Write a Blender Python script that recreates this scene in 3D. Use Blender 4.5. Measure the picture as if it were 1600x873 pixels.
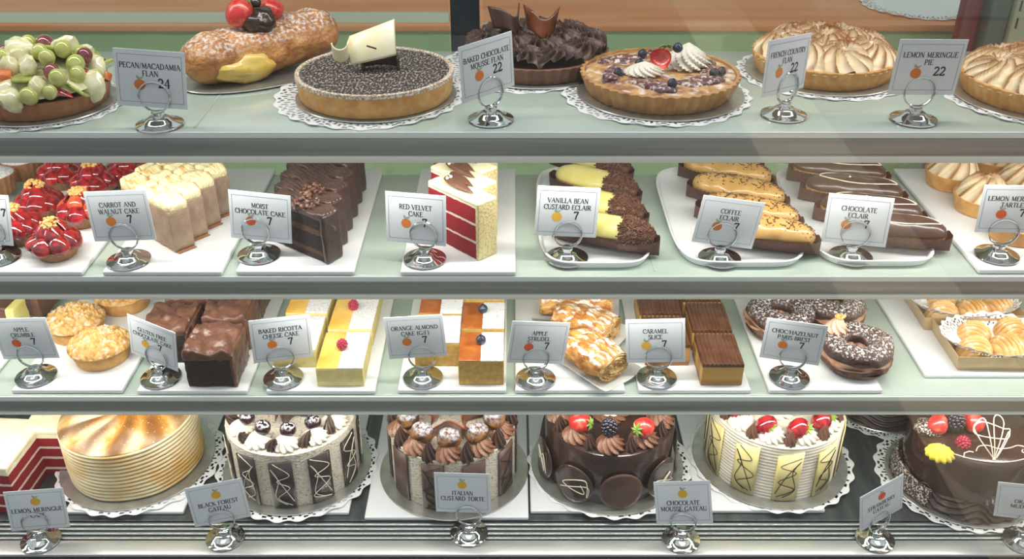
import bpy, bmesh, math, random
from mathutils import Vector, Matrix, Euler, noise
random.seed(7)
PI = math.pi
R_ = math.radians
for o in list(bpy.data.objects):
    bpy.data.objects.remove(o)
SC = bpy.context.scene
COL = SC.collection

# ------------------------------------------------------------------ camera
F, CX, CY, PITCH, CAMH = 1500.0, 800.0, 436.5, R_(30.28), 1.6
cam = bpy.data.cameras.new('camera')
cam.sensor_width = 36.0
cam.lens = F / 1600.0 * 36.0
cam.clip_start = 0.05
camo = bpy.data.objects.new('camera', cam)
camo.location = (0, 0, CAMH)
camo.rotation_euler = (PI / 2 - PITCH, 0, 0)
COL.objects.link(camo)
SC.camera = camo
# ------------------------------------------------------------------ view, world, lights
SC.view_settings.view_transform = 'Standard'
SC.view_settings.look = 'None'
SC.view_settings.gamma = 1.0
SC.view_settings.exposure = 0.0
SC.view_settings.use_curve_mapping = False
try:
    SC.cycles.use_denoising = True
    SC.cycles.max_bounces = 10
    SC.cycles.transparent_max_bounces = 16
    SC.cycles.caustics_reflective = False
    SC.cycles.caustics_refractive = False
    SC.cycles.sample_clamp_indirect = 4.0
except Exception:
    pass
w = bpy.data.worlds.new('world')
SC.world = w
w.use_nodes = True
nt = w.node_tree
bg = nt.nodes['Background']
# soft daylight of the street side: brighter above, darker towards the ground
tc = nt.nodes.new('ShaderNodeTexCoord')
sep = nt.nodes.new('ShaderNodeSeparateXYZ')
rp = nt.nodes.new('ShaderNodeValToRGB')
nt.links.new(tc.outputs['Generated'], sep.inputs[0])
nt.links.new(sep.outputs['Z'], rp.inputs[0])
rp.color_ramp.elements[0].position = 0.0
rp.color_ramp.elements[0].color = (0.62, 0.63, 0.64, 1)
rp.color_ramp.elements[1].position = 0.6
rp.color_ramp.elements[1].color = (0.93, 0.98, 1.0, 1)
nt.links.new(rp.outputs[0], bg.inputs['Color'])
bg.inputs['Strength'].default_value = 0.92


def area(name, loc, rot, sx, sy, power, color=(1, 1, 1)):
    l = bpy.data.lights.new(name, 'AREA')
    l.shape = 'RECTANGLE'
    l.size, l.size_y = sx, sy
    l.energy = power
    l.color = color
    o = bpy.data.objects.new(name, l)
    o.location = loc
    o.rotation_euler = rot
    COL.objects.link(o)
    return o


Z1, Z2, Z3, Z4 = 1.127, 0.906, 0.690, 0.426
YF = 1.2
TR = 0.008
area('case_top_light', (0, 1.30, 1.52), (R_(12), 0, 0), 2.4, 0.05, 6.5, (1.0, 0.98, 0.94))
for zz, pw in ((Z1, 5.2), (Z2, 5.2), (Z3, 4.6)):
    area('shelf_light', (0, YF + 0.034, zz - 0.032), (R_(24), 0, 0), 2.4, 0.012, pw, (1.0, 0.96, 0.88))


fl_ = area('floor_fill_light', (1.0, -1.5, 2.7), (0, 0, 0), 5.0, 3.0, 110.0, (1.0, .97, .92))  # added fill lamp: brightens the floor behind the camera for its haze in the glass
fl_.data.spread = R_(80)


# ------------------------------------------------------------------ pixel -> place on a level surface
def ray(px, py):
    u = (px - CX) / F
    v = (CY - py) / F
    return Vector((u, math.cos(PITCH) + v * math.sin(PITCH), -math.sin(PITCH) + v * math.cos(PITCH)))


def P(px, py, z):
    d = ray(px, py)
    t = (z - CAMH) / d.z
    return Vector((d.x * t, d.y * t, z))


def PY(px, py, Y):
    d = ray(px, py)
    t = Y / d.y
    return Vector((d.x * t, Y, CAMH + d.z * t))


def HT(px, py, pyt, z):
    Y = P(px, py, z).y
    return PY(px, pyt, Y).z - z


def rnd(xl, xr, yf, z):
    f = P((xl + xr) / 2, yf, z)
    r = 0.05
    for _ in range(12):
        Y = f.y + r
        Zc = Y * math.cos(PITCH) + (CAMH - z) * math.sin(PITCH)
        r = (xr - xl) / 2 * Zc / F
    X = ((xl + xr) / 2 - CX) / F * Zc
    return X, Y, r


# ------------------------------------------------------------------ materials
def hx(s):
    if not isinstance(s, str):
        return tuple(s) + (1,) if len(s) == 3 else s
    s = s.lstrip('#')
    out = []
    for i in (0, 2, 4):
        c = int(s[i:i + 2], 16) / 255
        out.append(c / 12.92 if c <= 0.04045 else ((c + 0.055) / 1.055) ** 2.4)
    return tuple(out) + (1,)


def mat(name, c1, c2=None, sc=60, lo=.42, hi=.58, det=3, rough=.5, bump=0, bsc=300, bd=.001, metal=0, coat=0, sss=0, attr=None,
        dust=None, layers=None, lh=1, wob=.03, up=False, emit=None, vor=False, aniso=None, spec=.5, dcol='f4f1ec'):
    m = bpy.data.materials.new(name)
    m.use_nodes = True
    n, l = m.node_tree.nodes, m.node_tree.links
    b = n['Principled BSDF']
    b.inputs['Roughness'].default_value = rough
    b.inputs['Metallic'].default_value = metal
    b.inputs['Coat Weight'].default_value = coat
    b.inputs['Coat Roughness'].default_value = .06
    b.inputs['Specular IOR Level'].default_value = spec
    if sss:
        b.inputs['Subsurface Weight'].default_value = sss
        b.inputs['Subsurface Radius'].default_value = (1, .6, .4)
        b.inputs['Subsurface Scale'].default_value = .006
    t = n.new('ShaderNodeTexCoord')
    cur = None
    if layers:
        sp = n.new('ShaderNodeSeparateXYZ')
        l.new(t.outputs['Object'], sp.inputs[0])
        d = n.new('ShaderNodeMath'); d.operation = 'DIVIDE'
        l.new(sp.outputs['Z'], d.inputs[0]); d.inputs[1].default_value = lh
        nz = n.new('ShaderNodeTexNoise'); nz.inputs['Scale'].default_value = 90
        l.new(t.outputs['Object'], nz.inputs['Vector'])
        s = n.new('ShaderNodeMath'); s.operation = 'SUBTRACT'
        l.new(nz.outputs['Fac'], s.inputs[0]); s.inputs[1].default_value = .5
        mu = n.new('ShaderNodeMath'); mu.operation = 'MULTIPLY_ADD'
        l.new(s.outputs[0], mu.inputs[0]); mu.inputs[1].default_value = wob * 3; l.new(d.outputs[0], mu.inputs[2])
        r = n.new('ShaderNodeValToRGB'); r.color_ramp.interpolation = 'CONSTANT'
        e = r.color_ramp.elements
        e[0].position = layers[0][0]; e[0].color = hx(layers[0][1])
        e[1].position = layers[1][0]; e[1].color = hx(layers[1][1])
        for p_, c_ in layers[2:]:
            q = e.new(p_); q.color = hx(c_)
        l.new(mu.outputs[0], r.inputs[0])
        cur = r.outputs[0]
    else:
        rgb = n.new('ShaderNodeRGB'); rgb.outputs[0].default_value = hx(c1)
        cur = rgb.outputs[0]

    def mix(fac, a, bcol):
        x = n.new('ShaderNodeMix'); x.data_type = 'RGBA'
        l.new(fac, x.inputs[0])
        l.new(a, x.inputs[6])
        x.inputs[7].default_value = hx(bcol)
        return x.outputs[2]

    def noi(scale, a, c, det=3, off=0, vor=False):
        if vor:
            q = n.new('ShaderNodeTexVoronoi'); q.inputs['Scale'].default_value = scale
            out = q.outputs['Distance']
        else:
            q = n.new('ShaderNodeTexNoise'); q.inputs['Scale'].default_value = scale; q.inputs['Detail'].default_value = det
            out = q.outputs['Fac']
        mp = n.new('ShaderNodeMapping'); mp.inputs['Location'].default_value = (off, off, off)
        if aniso: mp.inputs['Scale'].default_value = aniso
        l.new(t.outputs['Object'], mp.inputs[0]); l.new(mp.outputs[0], q.inputs['Vector'])
        g = n.new('ShaderNodeMapRange'); g.inputs[1].default_value = a; g.inputs[2].default_value = c
        l.new(out, g.inputs[0])
        return g.outputs[0]
    if c2 is not None:
        cur = mix(noi(sc, lo, hi, det, vor=vor), cur, c2)
    if attr:
        at = n.new('ShaderNodeAttribute'); at.attribute_name = 'a'
        fac = at.outputs['Fac']
        cur = mix(fac, cur, attr)
    if dust:
        f = noi(dust[0], dust[1], dust[2], 5, 3.3)
        if up:
            ge = n.new('ShaderNodeNewGeometry'); sp = n.new('ShaderNodeSeparateXYZ')
            l.new(ge.outputs['Normal'], sp.inputs[0])
            g = n.new('ShaderNodeMapRange'); g.inputs[1].default_value = .25; g.inputs[2].default_value = .75
            l.new(sp.outputs['Z'], g.inputs[0])
            k = n.new('ShaderNodeMath'); k.operation = 'MULTIPLY'
            l.new(f, k.inputs[0]); l.new(g.outputs[0], k.inputs[1]); f = k.outputs[0]
        cur = mix(f, cur, dcol)
    l.new(cur, b.inputs['Base Color'])
    if emit:
        b.inputs['Emission Color'].default_value = hx(emit[0]); b.inputs['Emission Strength'].default_value = emit[1]
    if bump:
        q = n.new('ShaderNodeTexNoise'); q.inputs['Scale'].default_value = bsc; q.inputs['Detail'].default_value = 3
        mp = n.new('ShaderNodeMapping')
        if aniso: mp.inputs['Scale'].default_value = aniso
        l.new(t.outputs['Object'], mp.inputs[0]); l.new(mp.outputs[0], q.inputs['Vector'])
        bb = n.new('ShaderNodeBump'); bb.inputs['Strength'].default_value = bump; bb.inputs['Distance'].default_value = bd
        l.new(q.outputs['Fac'], bb.inputs['Height']); l.new(bb.outputs[0], b.inputs['Normal'])
    return m


def glassmat(name, tint, fmul=1.0):
    m = bpy.data.materials.new(name); m.use_nodes = True
    n, l = m.node_tree.nodes, m.node_tree.links
    n.clear()
    out = n.new('ShaderNodeOutputMaterial'); mx = n.new('ShaderNodeMixShader')
    tr = n.new('ShaderNodeBsdfTransparent'); gl = n.new('ShaderNodeBsdfGlossy'); fr = n.new('ShaderNodeFresnel')
    tr.inputs[0].default_value = tint; gl.inputs['Roughness'].default_value = 0.0
    ge = n.new('ShaderNodeNewGeometry'); ior = n.new('ShaderNodeMapRange')   # the pane refracts alike from both faces
    ior.inputs[3].default_value = 1.45; ior.inputs[4].default_value = 1 / 1.45
    l.new(ge.outputs['Backfacing'], ior.inputs[0]); l.new(ior.outputs[0], fr.inputs[0])
    l.new(fr.outputs[0], mx.inputs[0]); l.new(tr.outputs[0], mx.inputs[1]); l.new(gl.outputs[0], mx.inputs[2])
    l.new(mx.outputs[0], out.inputs[0])
    return m


MT = {}
def D(key, *a, **k):
    MT[key] = mat(key, *a, **k)
D('brushed_steel', '9a9d9b', 'b6b8b6', sc=8, lo=.3, hi=.7, rough=.32, metal=.85, aniso=(1, 30, 60))
D('rail_face', '858a87', '9b9f9a', sc=3, lo=.3, hi=.7, rough=.38, metal=.55, aniso=(1, 20, 40))
D('rail_lip', 'dfe1d8', rough=.35)
D('shelf_glass', 'a9b8ae', 'b5c2b9', sc=4, rough=.1, coat=.3, spec=.6)
D('shelf_edge', 'dfe9e6', rough=.15, coat=.5)
D('deck_steel', '4a4f50', '5f6565', sc=10, lo=.35, hi=.65, rough=.25, metal=.5, aniso=(6, 1, 1))
D('grille', 'a9b0b0', rough=.3, metal=.7)
D('grille_gap', '15181a', rough=.6)
D('sill_steel', 'c4c8c6', 'd2d5d3', sc=5, lo=.3, hi=.7, rough=.3, metal=.55, aniso=(1, 20, 1))
D('black_plastic', '0c1013', rough=.35)
D('navy_post', '0a151d', '101e27', sc=20, rough=.4)
D('tray_white', 'e3e6e9', rough=.22, coat=.2)
D('chrome', 'd2d6d8', rough=.06, metal=1.0)
D('wire', 'c8cdd0', rough=.1, metal=1.0)
D('card_white', 'd3dae0', rough=.25, coat=.3)
D('card_line', '59626b', rough=.6)
D('ink', '1d2126', rough=.6)
D('fruit_orange', 'd0762a', rough=.6)
D('fruit_yellow', 'd9a92f', rough=.6)
D('fruit_red', 'd2552c', rough=.6)
D('fruit_leaf', '8aa58c', rough=.6)
D('silver_board', 'b9bab4', 'c8c9c3', sc=40, rough=.3, metal=.75)
D('doily', 'e6e8ea', rough=.8)
D('crust', 'a87748', 'c1945c', sc=50, lo=.35, hi=.65, rough=.65, bump=.4, bsc=500)
D('crust_gold', 'c08848', 'd3a562', sc=60, lo=.35, hi=.65, rough=.6, bump=.3, bsc=600)
D('crust_brown', '8d5f3f', 'a3734b', sc=50, lo=.35, hi=.65, rough=.65, bump=.4, bsc=500)
D('crust_choc', '6b4a38', '7a5642', sc=50, rough=.65, bump=.4, bsc=500)
D('crust_rim', 'a98a68', 'd9d2c8', sc=330, lo=.44, hi=.56, rough=.8, bump=.5, bsc=500)
D('meringue', 'e4cfa6', 'eddcbd', sc=60, rough=.5, attr='8f5a26', bump=.15, bsc=700)
D('lemon_comb', 'e6d7b0', 'd8ae62', sc=14, lo=.45, hi=.7, rough=.4, attr='4f2c10')
D('lemon_top', 'e0cda6', 'c98a38', sc=20, lo=.40, hi=.60, rough=.5, attr='603512', dust=(300, .66, .72))
D('choc_pipe', '2b1c18', '382620', sc=60, rough=.38, attr='5d443a')
D('choc_dusted', '2e211d', 'a8a09a', sc=330, lo=.5, hi=.63, det=5, rough=.6, bump=.6, bsc=500, aniso=(1, .45, 1))
D('white_choc', 'efe6bd', 'f4eed6', sc=20, rough=.3, sss=.1)
D('dark_choc', '2a1a15', '35221b', sc=30, rough=.22, coat=.35)
D('choc_panel', '241c1b', '2e2422', sc=30, rough=.3, coat=.2)
D('milk_choc', '5c3d30', '6b493a', sc=40, rough=.4)
D('torte_panel', '4e3a33', '5f483f', sc=30, lo=.35, hi=.65, rough=.4)
D('choc_shard', '7a3f22', '5d2e1b', sc=25, rough=.25, coat=.3)
D('cocoa_cream', '6f4a35', '815943', sc=60, rough=.42)
D('mousse_glaze', '33231f', '3f2b26', sc=20, rough=.2, coat=.45)
D('mousse_disc', '4a322b', '5b4037', sc=12, lo=.4, hi=.6, rough=.35, coat=.15)
D('moist_frost', '3c2a26', '4b3731', sc=40, lo=.35, hi=.65, rough=.3, coat=.2, bump=.5, bsc=120, bd=.002)
D('brownie_frost', '5a3c31', '6d4a3b', sc=50, lo=.35, hi=.65, rough=.33, coat=.1, bump=.7, bsc=120, bd=.003, dust=(600, .7, .74), dcol='a8826a')
D('brownie', '211919', '35261f', sc=160, rough=.85, bump=1, bsc=300, bd=.003, aniso=(.5, .5, 1.6))
D('cream', 'ddd6c6', 'e6dfd2', sc=50, rough=.45)
D('cream_weave', 'd6cfc0', 'ab9c85', sc=230, lo=.54, hi=.64, rough=.6, bump=.9, bsc=230, bd=.002, aniso=(1, 1, 1.4))
D('cream_yellow', 'efe2a8', 'f6ecc4', sc=40, rough=.45, sss=.1)
D('yellow_panel', 'e5d68d', 'ecdfa4', sc=30, rough=.35)
D('lemon_cream', 'ddd27c', 'e9dc8c', sc=30, rough=.35, coat=.1)
D('custard', 'd8b04a', 'e2c264', sc=40, rough=.3, coat=.3)
D('yellow_rosette', 'ead33c', 'f0de5a', sc=50, rough=.4)
D('nuts', 'cf9f56', 'e2bc7c', sc=200, rough=.6)
D('glaze_red', '6a0814', 'bb2229', sc=85, lo=.38, hi=.62, rough=.1, coat=1.0, bump=.25, bsc=220, bd=.002)
D('glaze_orange', 'c8452e', 'd9703a', sc=60, rough=.12, coat=1.0)
D('strawberry_flesh', 'c02a28', 'dc6a50', sc=90, lo=.5, hi=.7, rough=.25, coat=.6, bump=.5, bsc=600)
D('leaf_green', '7f9a3e', '62803a', sc=60, rough=.5)
D('grape_green', 'a9b257', 'c3c47a', sc=60, rough=.15, coat=.7)
D('grape_red', '6d2f36', '8d4348', sc=60, rough=.15, coat=.7)
D('melon', 'd0662c', 'e08a4c', sc=60, rough=.2, coat=.6)
D('pear', 'd9d3a0', 'e5e2c0', sc=60, rough=.2, coat=.6)
D('kiwi', '8ea240', 'b3bb62', sc=80, rough=.2, coat=.6)
D('raspberry', '9c1f3c', 'b02f4c', sc=100, rough=.35, coat=.2)
D('blackberry', '17141f', '26202d', sc=100, rough=.2, coat=.5)
D('blueberry', '1a2233', '2c3650', sc=80, rough=.35, coat=.3)
D('cherry_sugared', '140609', '300a14', sc=80, rough=.3, coat=.4, dust=(300, .50, .6), up=True, dcol='bfbcc6')
D('carrot_side', '8d7562', 'a68e78', sc=45, lo=.35, hi=.65, rough=.7, bump=.6, bsc=260, bd=.002)
D('carrot_frost', 'e9ddb0', 'cf9f62', sc=34, lo=.55, hi=.68, rough=.4, bump=.7, bsc=110, bd=.004, aniso=(1, 3, 1))
D('red_velvet', 'c', layers=[(0, '8e1620'), (.3, 'e6d6cc'), (.34, '97141f'), (.64, 'e6d6cc'), (.68, '9a1620'), (.97, 'efe8cf')], lh=.085, wob=.01, rough=.85, bump=.8, bsc=400)
D('velvet_cream', 'efe5bd', 'f4edd0', sc=70, rough=.55, bump=.3, bsc=260)
D('velvet_side', 'd9cb98', 'b9a66c', sc=260, lo=.5, hi=.66, rough=.65, bump=.8, bsc=260, bd=.002)
D('velvet_block', 'c', layers=[(0, '8a1a22'), (.14, 'e4d2c8'), (.19, '8e1a22'), (.38, 'e4d2c8'), (.43, '8e1a22'), (.61, 'e4d2c8'), (.66, '931a24'), (.84, 'ece6c6')], lh=.1, wob=.008, rough=.8, bump=.7, bsc=400)
D('moist_inner', 'c', layers=[(0, '33241f'), (.12, '5c4034'), (.2, '231a18'), (.5, '5c4034'), (.6, '231a18'), (.88, '5c4034')], lh=.085, wob=.015, rough=.8, bump=1, bsc=300, bd=.002)
D('ricotta_side', 'd9c983', 'e3d596', sc=80, rough=.6, bump=.3, bsc=300)
D('ricotta_top', 'e2ab47', 'efc970', sc=25, lo=.35, hi=.65, rough=.3, coat=.2)
D('icing_sugar', 'cfcfd2', 'e9e9ea', sc=260, lo=.4, hi=.55, rough=.95, bump=.8, bsc=500)
D('icing_sugar_orange', 'dcdee0', 'b9793f', sc=240, lo=.62, hi=.69, rough=.95, bump=.8, bsc=500)
D('almond_side', 'b48d3f', 'c9a85d', sc=120, lo=.35, hi=.65, rough=.75, bump=.5, bsc=300)
D('almond_glaze', '93481c', 'b0672c', sc=40, lo=.35, hi=.65, rough=.12, coat=.9)
D('caramel_side', 'c', layers=[(0, 'a1713f'), (.2, 'b18648'), (.28, 'c39a50'), (.84, 'c39a50'), (.86, '3b221a')], lh=.04, wob=.008, rough=.5, bump=.4, bsc=300)
D('caramel_choc', '54321f', '62402e', sc=40, rough=.33)
D('strudel', 'b06c28', 'd8a355', sc=55, lo=.38, hi=.62, rough=.42, bump=1, bsc=160, bd=.004, dust=(60, .5, .6), up=True, aniso=(1, 2.2, 1))
D('strudel_log', '9a5f31', 'c68d4f', sc=40, lo=.35, hi=.65, rough=.5, bump=1, bsc=140, bd=.004, dust=(190, .46, .66), up=True, dcol='e2dcd8')
D('strudel_cut', 'd8b87c', 'a97f45', sc=90, lo=.4, hi=.6, rough=.6, bump=.8, bsc=200, bd=.002, aniso=(1, 1, 4))
D('paper', 'd8d9d6', rough=.6)
D('brown_paper', '4f2f26', '5a372c', sc=60, rough=.6)
D('choux', 'c58f4c', 'dbb074', sc=60, lo=.35, hi=.65, rough=.55, bump=.6, bsc=150, bd=.002)
D('choux_sugared', '4a3020', '8a5f34', sc=50, lo=.4, hi=.6, rough=.85, spec=.2, bump=.4, bsc=200, dust=(210, .38, .56), up=True, dcol='9a9ba2')
D('coffee_icing', 'bd9554', 'caa163', sc=30, rough=.28, coat=.2)
D('choc_icing', '46332d', '513b33', sc=30, rough=.28, coat=.25)
D('sprinkle', '5a3a2c', '6e4a38', sc=200, rough=.5)
D('paris_choc', '3f2a24', '50372f', sc=80, rough=.6, bump=.9, bsc=200, bd=.003, dust=(300, .5, .64), up=True, dcol='d5d5d8')
D('paris_cream', 'b58d74', 'a5775c', sc=60, rough=.45)
D('pink_cream', 'd6ab90', 'dfb79d', sc=60, rough=.45)
D('crumble', 'c8924a', 'deb877', sc=120, lo=.35, hi=.65, rough=.75, bump=.6, bsc=400, dust=(60, .52, .68), up=True, attr='8f5d2c', dcol='ddd5cb')
D('ridged_pastry', 'd09a52', 'e0b87a', sc=50, lo=.35, hi=.65, rough=.4, dust=(120, .55, .7), up=True, attr='a66f36')
D('box_gold', 'b79b70', 'c3a87e', sc=20, rough=.35, metal=.25)
D('box_white', 'e4e5e4', rough=.5)
D('flan_fill', 'c79a62', '8a5a40', sc=45, lo=.4, hi=.62, rough=.45, bump=.6, bsc=150, bd=.003, dust=(70, .5, .68), dcol='e6dcd4')
D('fig_fill', '6e4032', '57303a', sc=40, rough=.4, dust=(160, .5, .65), dcol='d8cfcc')
D('green_panel', 'a6c09a', 'aec7a2', sc=2, rough=.5)
D('terracotta', 'd58857', 'dfa07a', sc=6, lo=.35, hi=.65, rough=.35, aniso=(.3, 2, 1))
D('terracotta_edge', '8f5a3e', rough=.4)
D('pale_frame', 'a8b5a5', rough=.4)
D('red_post', '6d2530', rough=.4)
D('grey_appliance', '47504f', '6a736f', sc=4, rough=.4)
D('beige_panel', 'a3a18f', 'aead9c', sc=3, rough=.5)
D('dark_slot', '4c4c44', rough=.6)
D('floor_grey', '4c4c49', '5c5b57', sc=2, lo=.3, hi=.7, rough=.6)
D('floor_beige', 'c9b79c', 'bba88a', sc=2, lo=.3, hi=.7, rough=.6)
D('floor_brown', '8a6656', '7c5a4b', sc=2, rough=.6)
D('wall_cream', 'b9b8a8', rough=.7)
D('filigree', 'e8e0cc', rough=.5)
D('thread_dark', '2b2320', rough=.5)
D('pearl', 'f2f2f2', rough=.2, coat=.5)
D('mud_glaze', '39251f', '442c25', sc=20, rough=.18, coat=.5, dust=(3, .9, .95))
D('mud_chip', '3d2821', 'cfc6bf', sc=330, lo=.5, hi=.58, rough=.5, bump=.8, bsc=300, bd=.003)
D('paris_base', '4f362a', '6a4a38', sc=90, rough=.6, bump=.8, bsc=200, bd=.003)
MT['front_glass'] = glassmat('front_glass', (.985, .99, .985, 1))
MT['rear_glass'] = glassmat('rear_glass', (.93, .96, .93, 1))


# ------------------------------------------------------------------ mesh building
class M:
    def __init__(s):
        s.v, s.f, s.a, s.m = [], [], [], []

    def add(s, vs, fs, a=0.0, mi=0):
        k = len(s.v)
        for i, p in enumerate(vs):
            s.v.append(tuple(p[:3])); s.a.append(p[3] if len(p) > 3 else a)
        for f in fs:
            s.f.append(tuple(k + i for i in f)); s.m.append(mi)
        return k

    def merge(s, o, mtx=None):
        vs = [tuple(mtx @ Vector(p)) if mtx else p for p in o.v]
        k = len(s.v)
        s.v += vs; s.a += o.a
        s.f += [tuple(k + i for i in f) for f in o.f]; s.m += o.m

    def grid(s, nu, nv, fn, cu=False, cap0=False, cap1=False, mi=0):
        n = nu if cu else nu + 1
        vs = []
        for j in range(nv + 1):
            for i in range(n):
                vs.append(fn(i / nu, j / nv))
        fs = []
        for j in range(nv):
            for i in range(nu):
                i2 = (i + 1) % n if cu else i + 1
                fs.append((j * n + i, j * n + i2, (j + 1) * n + i2, (j + 1) * n + i))
        if cap0: fs.append(tuple(range(n - 1, -1, -1)))
        if cap1: fs.append(tuple(nv * n + i for i in range(n)))
        s.add(vs, fs, mi=mi)
        return s

    def lathe(s, prof, n=48, fl=0, amp=None, mi=0, c=(0, 0, 0)):
        # prof: (r, z) or (r, z, flute)
        def fn(u, v):
            p = prof[round(v * (len(prof) - 1))]
            t = u * 2 * PI
            k = 1 + (p[2] if len(p) > 2 else 0) * math.cos(fl * t)
            return (c[0] + p[0] * k * math.cos(t), c[1] + p[0] * k * math.sin(t), c[2] + p[1])
        return s.grid(n, len(prof) - 1, fn, cu=True, cap0=prof[0][0] > 1e-6, cap1=prof[-1][0] > 1e-6, mi=mi)

    def disc(s, R, nr, nt, hf, c=(0, 0, 0), skirt=None, mi=0):
        # height field over a disc, hf(x, y) -> (z, a)
        def fn(u, v):
            t = u * 2 * PI
            r = R * v
            x, y = r * math.cos(t), r * math.sin(t)
            z, a = hf(x, y)
            return (c[0] + x, c[1] + y, c[2] + z, a)
        s.grid(nt, nr, fn, cu=True, mi=mi)
        if skirt is not None:
            n = nt
            k = len(s.v) - n
            base = s.add([(s.v[k + i][0], s.v[k + i][1], c[2] + skirt) for i in range(n)], [])
            for i in range(n):
                s.f.append((k + i, base + i, base + (i + 1) % n, k + (i + 1) % n)); s.m.append(mi)
        return s

    def rb(s, sx, sy, sz, r=.002, n=(6, 6, 6), c=(0, 0, 0), disp=None, mfn=None, mi=0):
        # rounded, subdivided box, c = its centre
        idx, vs, fs, ms = {}, [], [], []
        h = (sx / 2, sy / 2, sz / 2)

        def vert(p):
            k = tuple(round(q, 6) for q in p)
            if k in idx: return idx[k]
            q = [max(-h[i] + r, min(h[i] - r, p[i])) for i in range(3)]
            d = Vector(p) - Vector(q)
            if d.length > 1e-9: d = d.normalized() * r
            pt = Vector(q) + d
            if disp: pt = Vector(disp(pt))
            idx[k] = len(vs); vs.append((pt.x + c[0], pt.y + c[1], pt.z + c[2]))
            return idx[k]

        def coords(i):
            k = n[i]
            inner = [-h[i] + r + (2 * h[i] - 2 * r) * t / k for t in range(k + 1)]
            return [-h[i], -h[i] + r * .4] + inner + [h[i] - r * .4, h[i]]
        cs = [coords(i) for i in range(3)]
        for ax in range(3):
            u, w_ = (ax + 1) % 3, (ax + 2) % 3
            for sg in (-1, 1):
                for a in range(len(cs[u]) - 1):
                    for b in range(len(cs[w_]) - 1):
                        q = []
                        for (i, j) in ((a, b), (a + 1, b), (a + 1, b + 1), (a, b + 1)):
                            p = [0, 0, 0]; p[ax] = sg * h[ax]; p[u] = cs[u][i]; p[w_] = cs[w_][j]
                            q.append(vert(p))
                        if sg < 0: q.reverse()
                        fs.append(tuple(q)); ms.append(mfn(ax, sg) if mfn else mi)
        k = s.add(vs, [])
        for f, m_ in zip(fs, ms):
            s.f.append(tuple(k + i for i in f)); s.m.append(m_)
        return s

    def box(s, x0, x1, y0, y1, z0, z1, mi=0):
        s.add([(x, y, z) for z in (z0, z1) for y in (y0, y1) for x in (x0, x1)],
              [(0, 2, 3, 1), (4, 5, 7, 6), (0, 1, 5, 4), (2, 6, 7, 3), (0, 4, 6, 2), (1, 3, 7, 5)], mi=mi)
        return s

    def tube(s, pts, r, n=6, closed=False, star=None, mi=0, a=None):
        pts = [Vector(p) for p in pts]
        m = len(pts)
        up = None
        rings = []
        for i, p in enumerate(pts):
            if closed: t = pts[(i + 1) % m] - pts[i - 1]
            else: t = pts[min(i + 1, m - 1)] - pts[max(i - 1, 0)]
            t = t.normalized() if t.length > 1e-9 else Vector((0, 0, 1))
            if up is None:
                up = Vector((0, 0, 1)) if abs(t.z) < .9 else Vector((1, 0, 0))
            up = (up - t * up.dot(t))
            up = up.normalized() if up.length > 1e-6 else t.orthogonal().normalized()
            sd = t.cross(up)
            rr = r(i / max(1, m - 1)) if callable(r) else r
            ring = []
            for j in range(n):
                th = 2 * PI * j / n
                k = rr
                av = 0
                if star:
                    cc = math.cos(star[0] * (th + star[2] * i))
                    k = rr * (1 + star[1] * cc); av = max(0, cc) ** 3
                q = p + (sd * math.cos(th) + up * math.sin(th)) * k
                ring.append((q.x, q.y, q.z, av if a is None else a))
            rings.append(ring)
        fs = []
        for i in range(m if closed else m - 1):
            for j in range(n):
                i2, j2 = (i + 1) % m, (j + 1) % n
                fs.append((i * n + j, i * n + j2, i2 * n + j2, i2 * n + j))
        if not closed:
            fs.append(tuple(range(n - 1, -1, -1))); fs.append(tuple((m - 1) * n + j for j in range(n)))
        s.add([q for rg in rings for q in rg], fs, mi=mi)
        return s

    def blob(s, c, rx, ry=None, rz=None, nu=12, nv=8, amp=0, fq=60, mi=0, seed=0):
        ry = rx if ry is None else ry; rz = rx if rz is None else rz

        def fn(u, v):
            t, p = u * 2 * PI, (v - .5) * PI
            d = Vector((math.cos(p) * math.cos(t), math.cos(p) * math.sin(t), math.sin(p)))
            k = 1 + (amp * noise.noise(d * 1.7 + Vector((seed, seed * 2, 0))) if amp else 0)
            return (c[0] + d.x * rx * k, c[1] + d.y * ry * k, c[2] + d.z * rz * k)
        return s.grid(nu, nv, fn, cu=True, mi=mi)

    def kiss(s, c, R, H, n=8, tw=.8, amp=.16, base=.85, nu=48, nv=12, mi=0, lean=(0, 0)):
        def fn(u, v):
            th = u * 2 * PI
            r = R * (base + (1 - base) * math.sin(min(1, v * 4) * PI / 2)) * (1 - v ** 1.7)
            cc = math.cos(n * (th + tw * v * 2))
            r *= 1 + amp * cc
            return (c[0] + r * math.cos(th) + lean[0] * v * v, c[1] + r * math.sin(th) + lean[1] * v * v, c[2] + H * v, max(0, cc) ** 2)
        return s.grid(nu, nv, fn, cu=True, cap0=True, mi=mi)

    def swirl(s, c, R, H, turns=2, rt=.005, n=10, star=(5, .22, .25), seg=16, mi=0, ph=0):
        N = int(turns * seg)
        pts = []
        for i in range(N + 1):
            t = i / N
            a = ph + t * turns * 2 * PI
            r = (R - rt) * (1 - t)
            pts.append((c[0] + r * math.cos(a), c[1] + r * math.sin(a), c[2] + rt * .8 + H * t))
        return s.tube(pts, lambda t: rt * (1 - .75 * max(0, t - .7) / .3), n=n, star=star, mi=mi)

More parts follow.
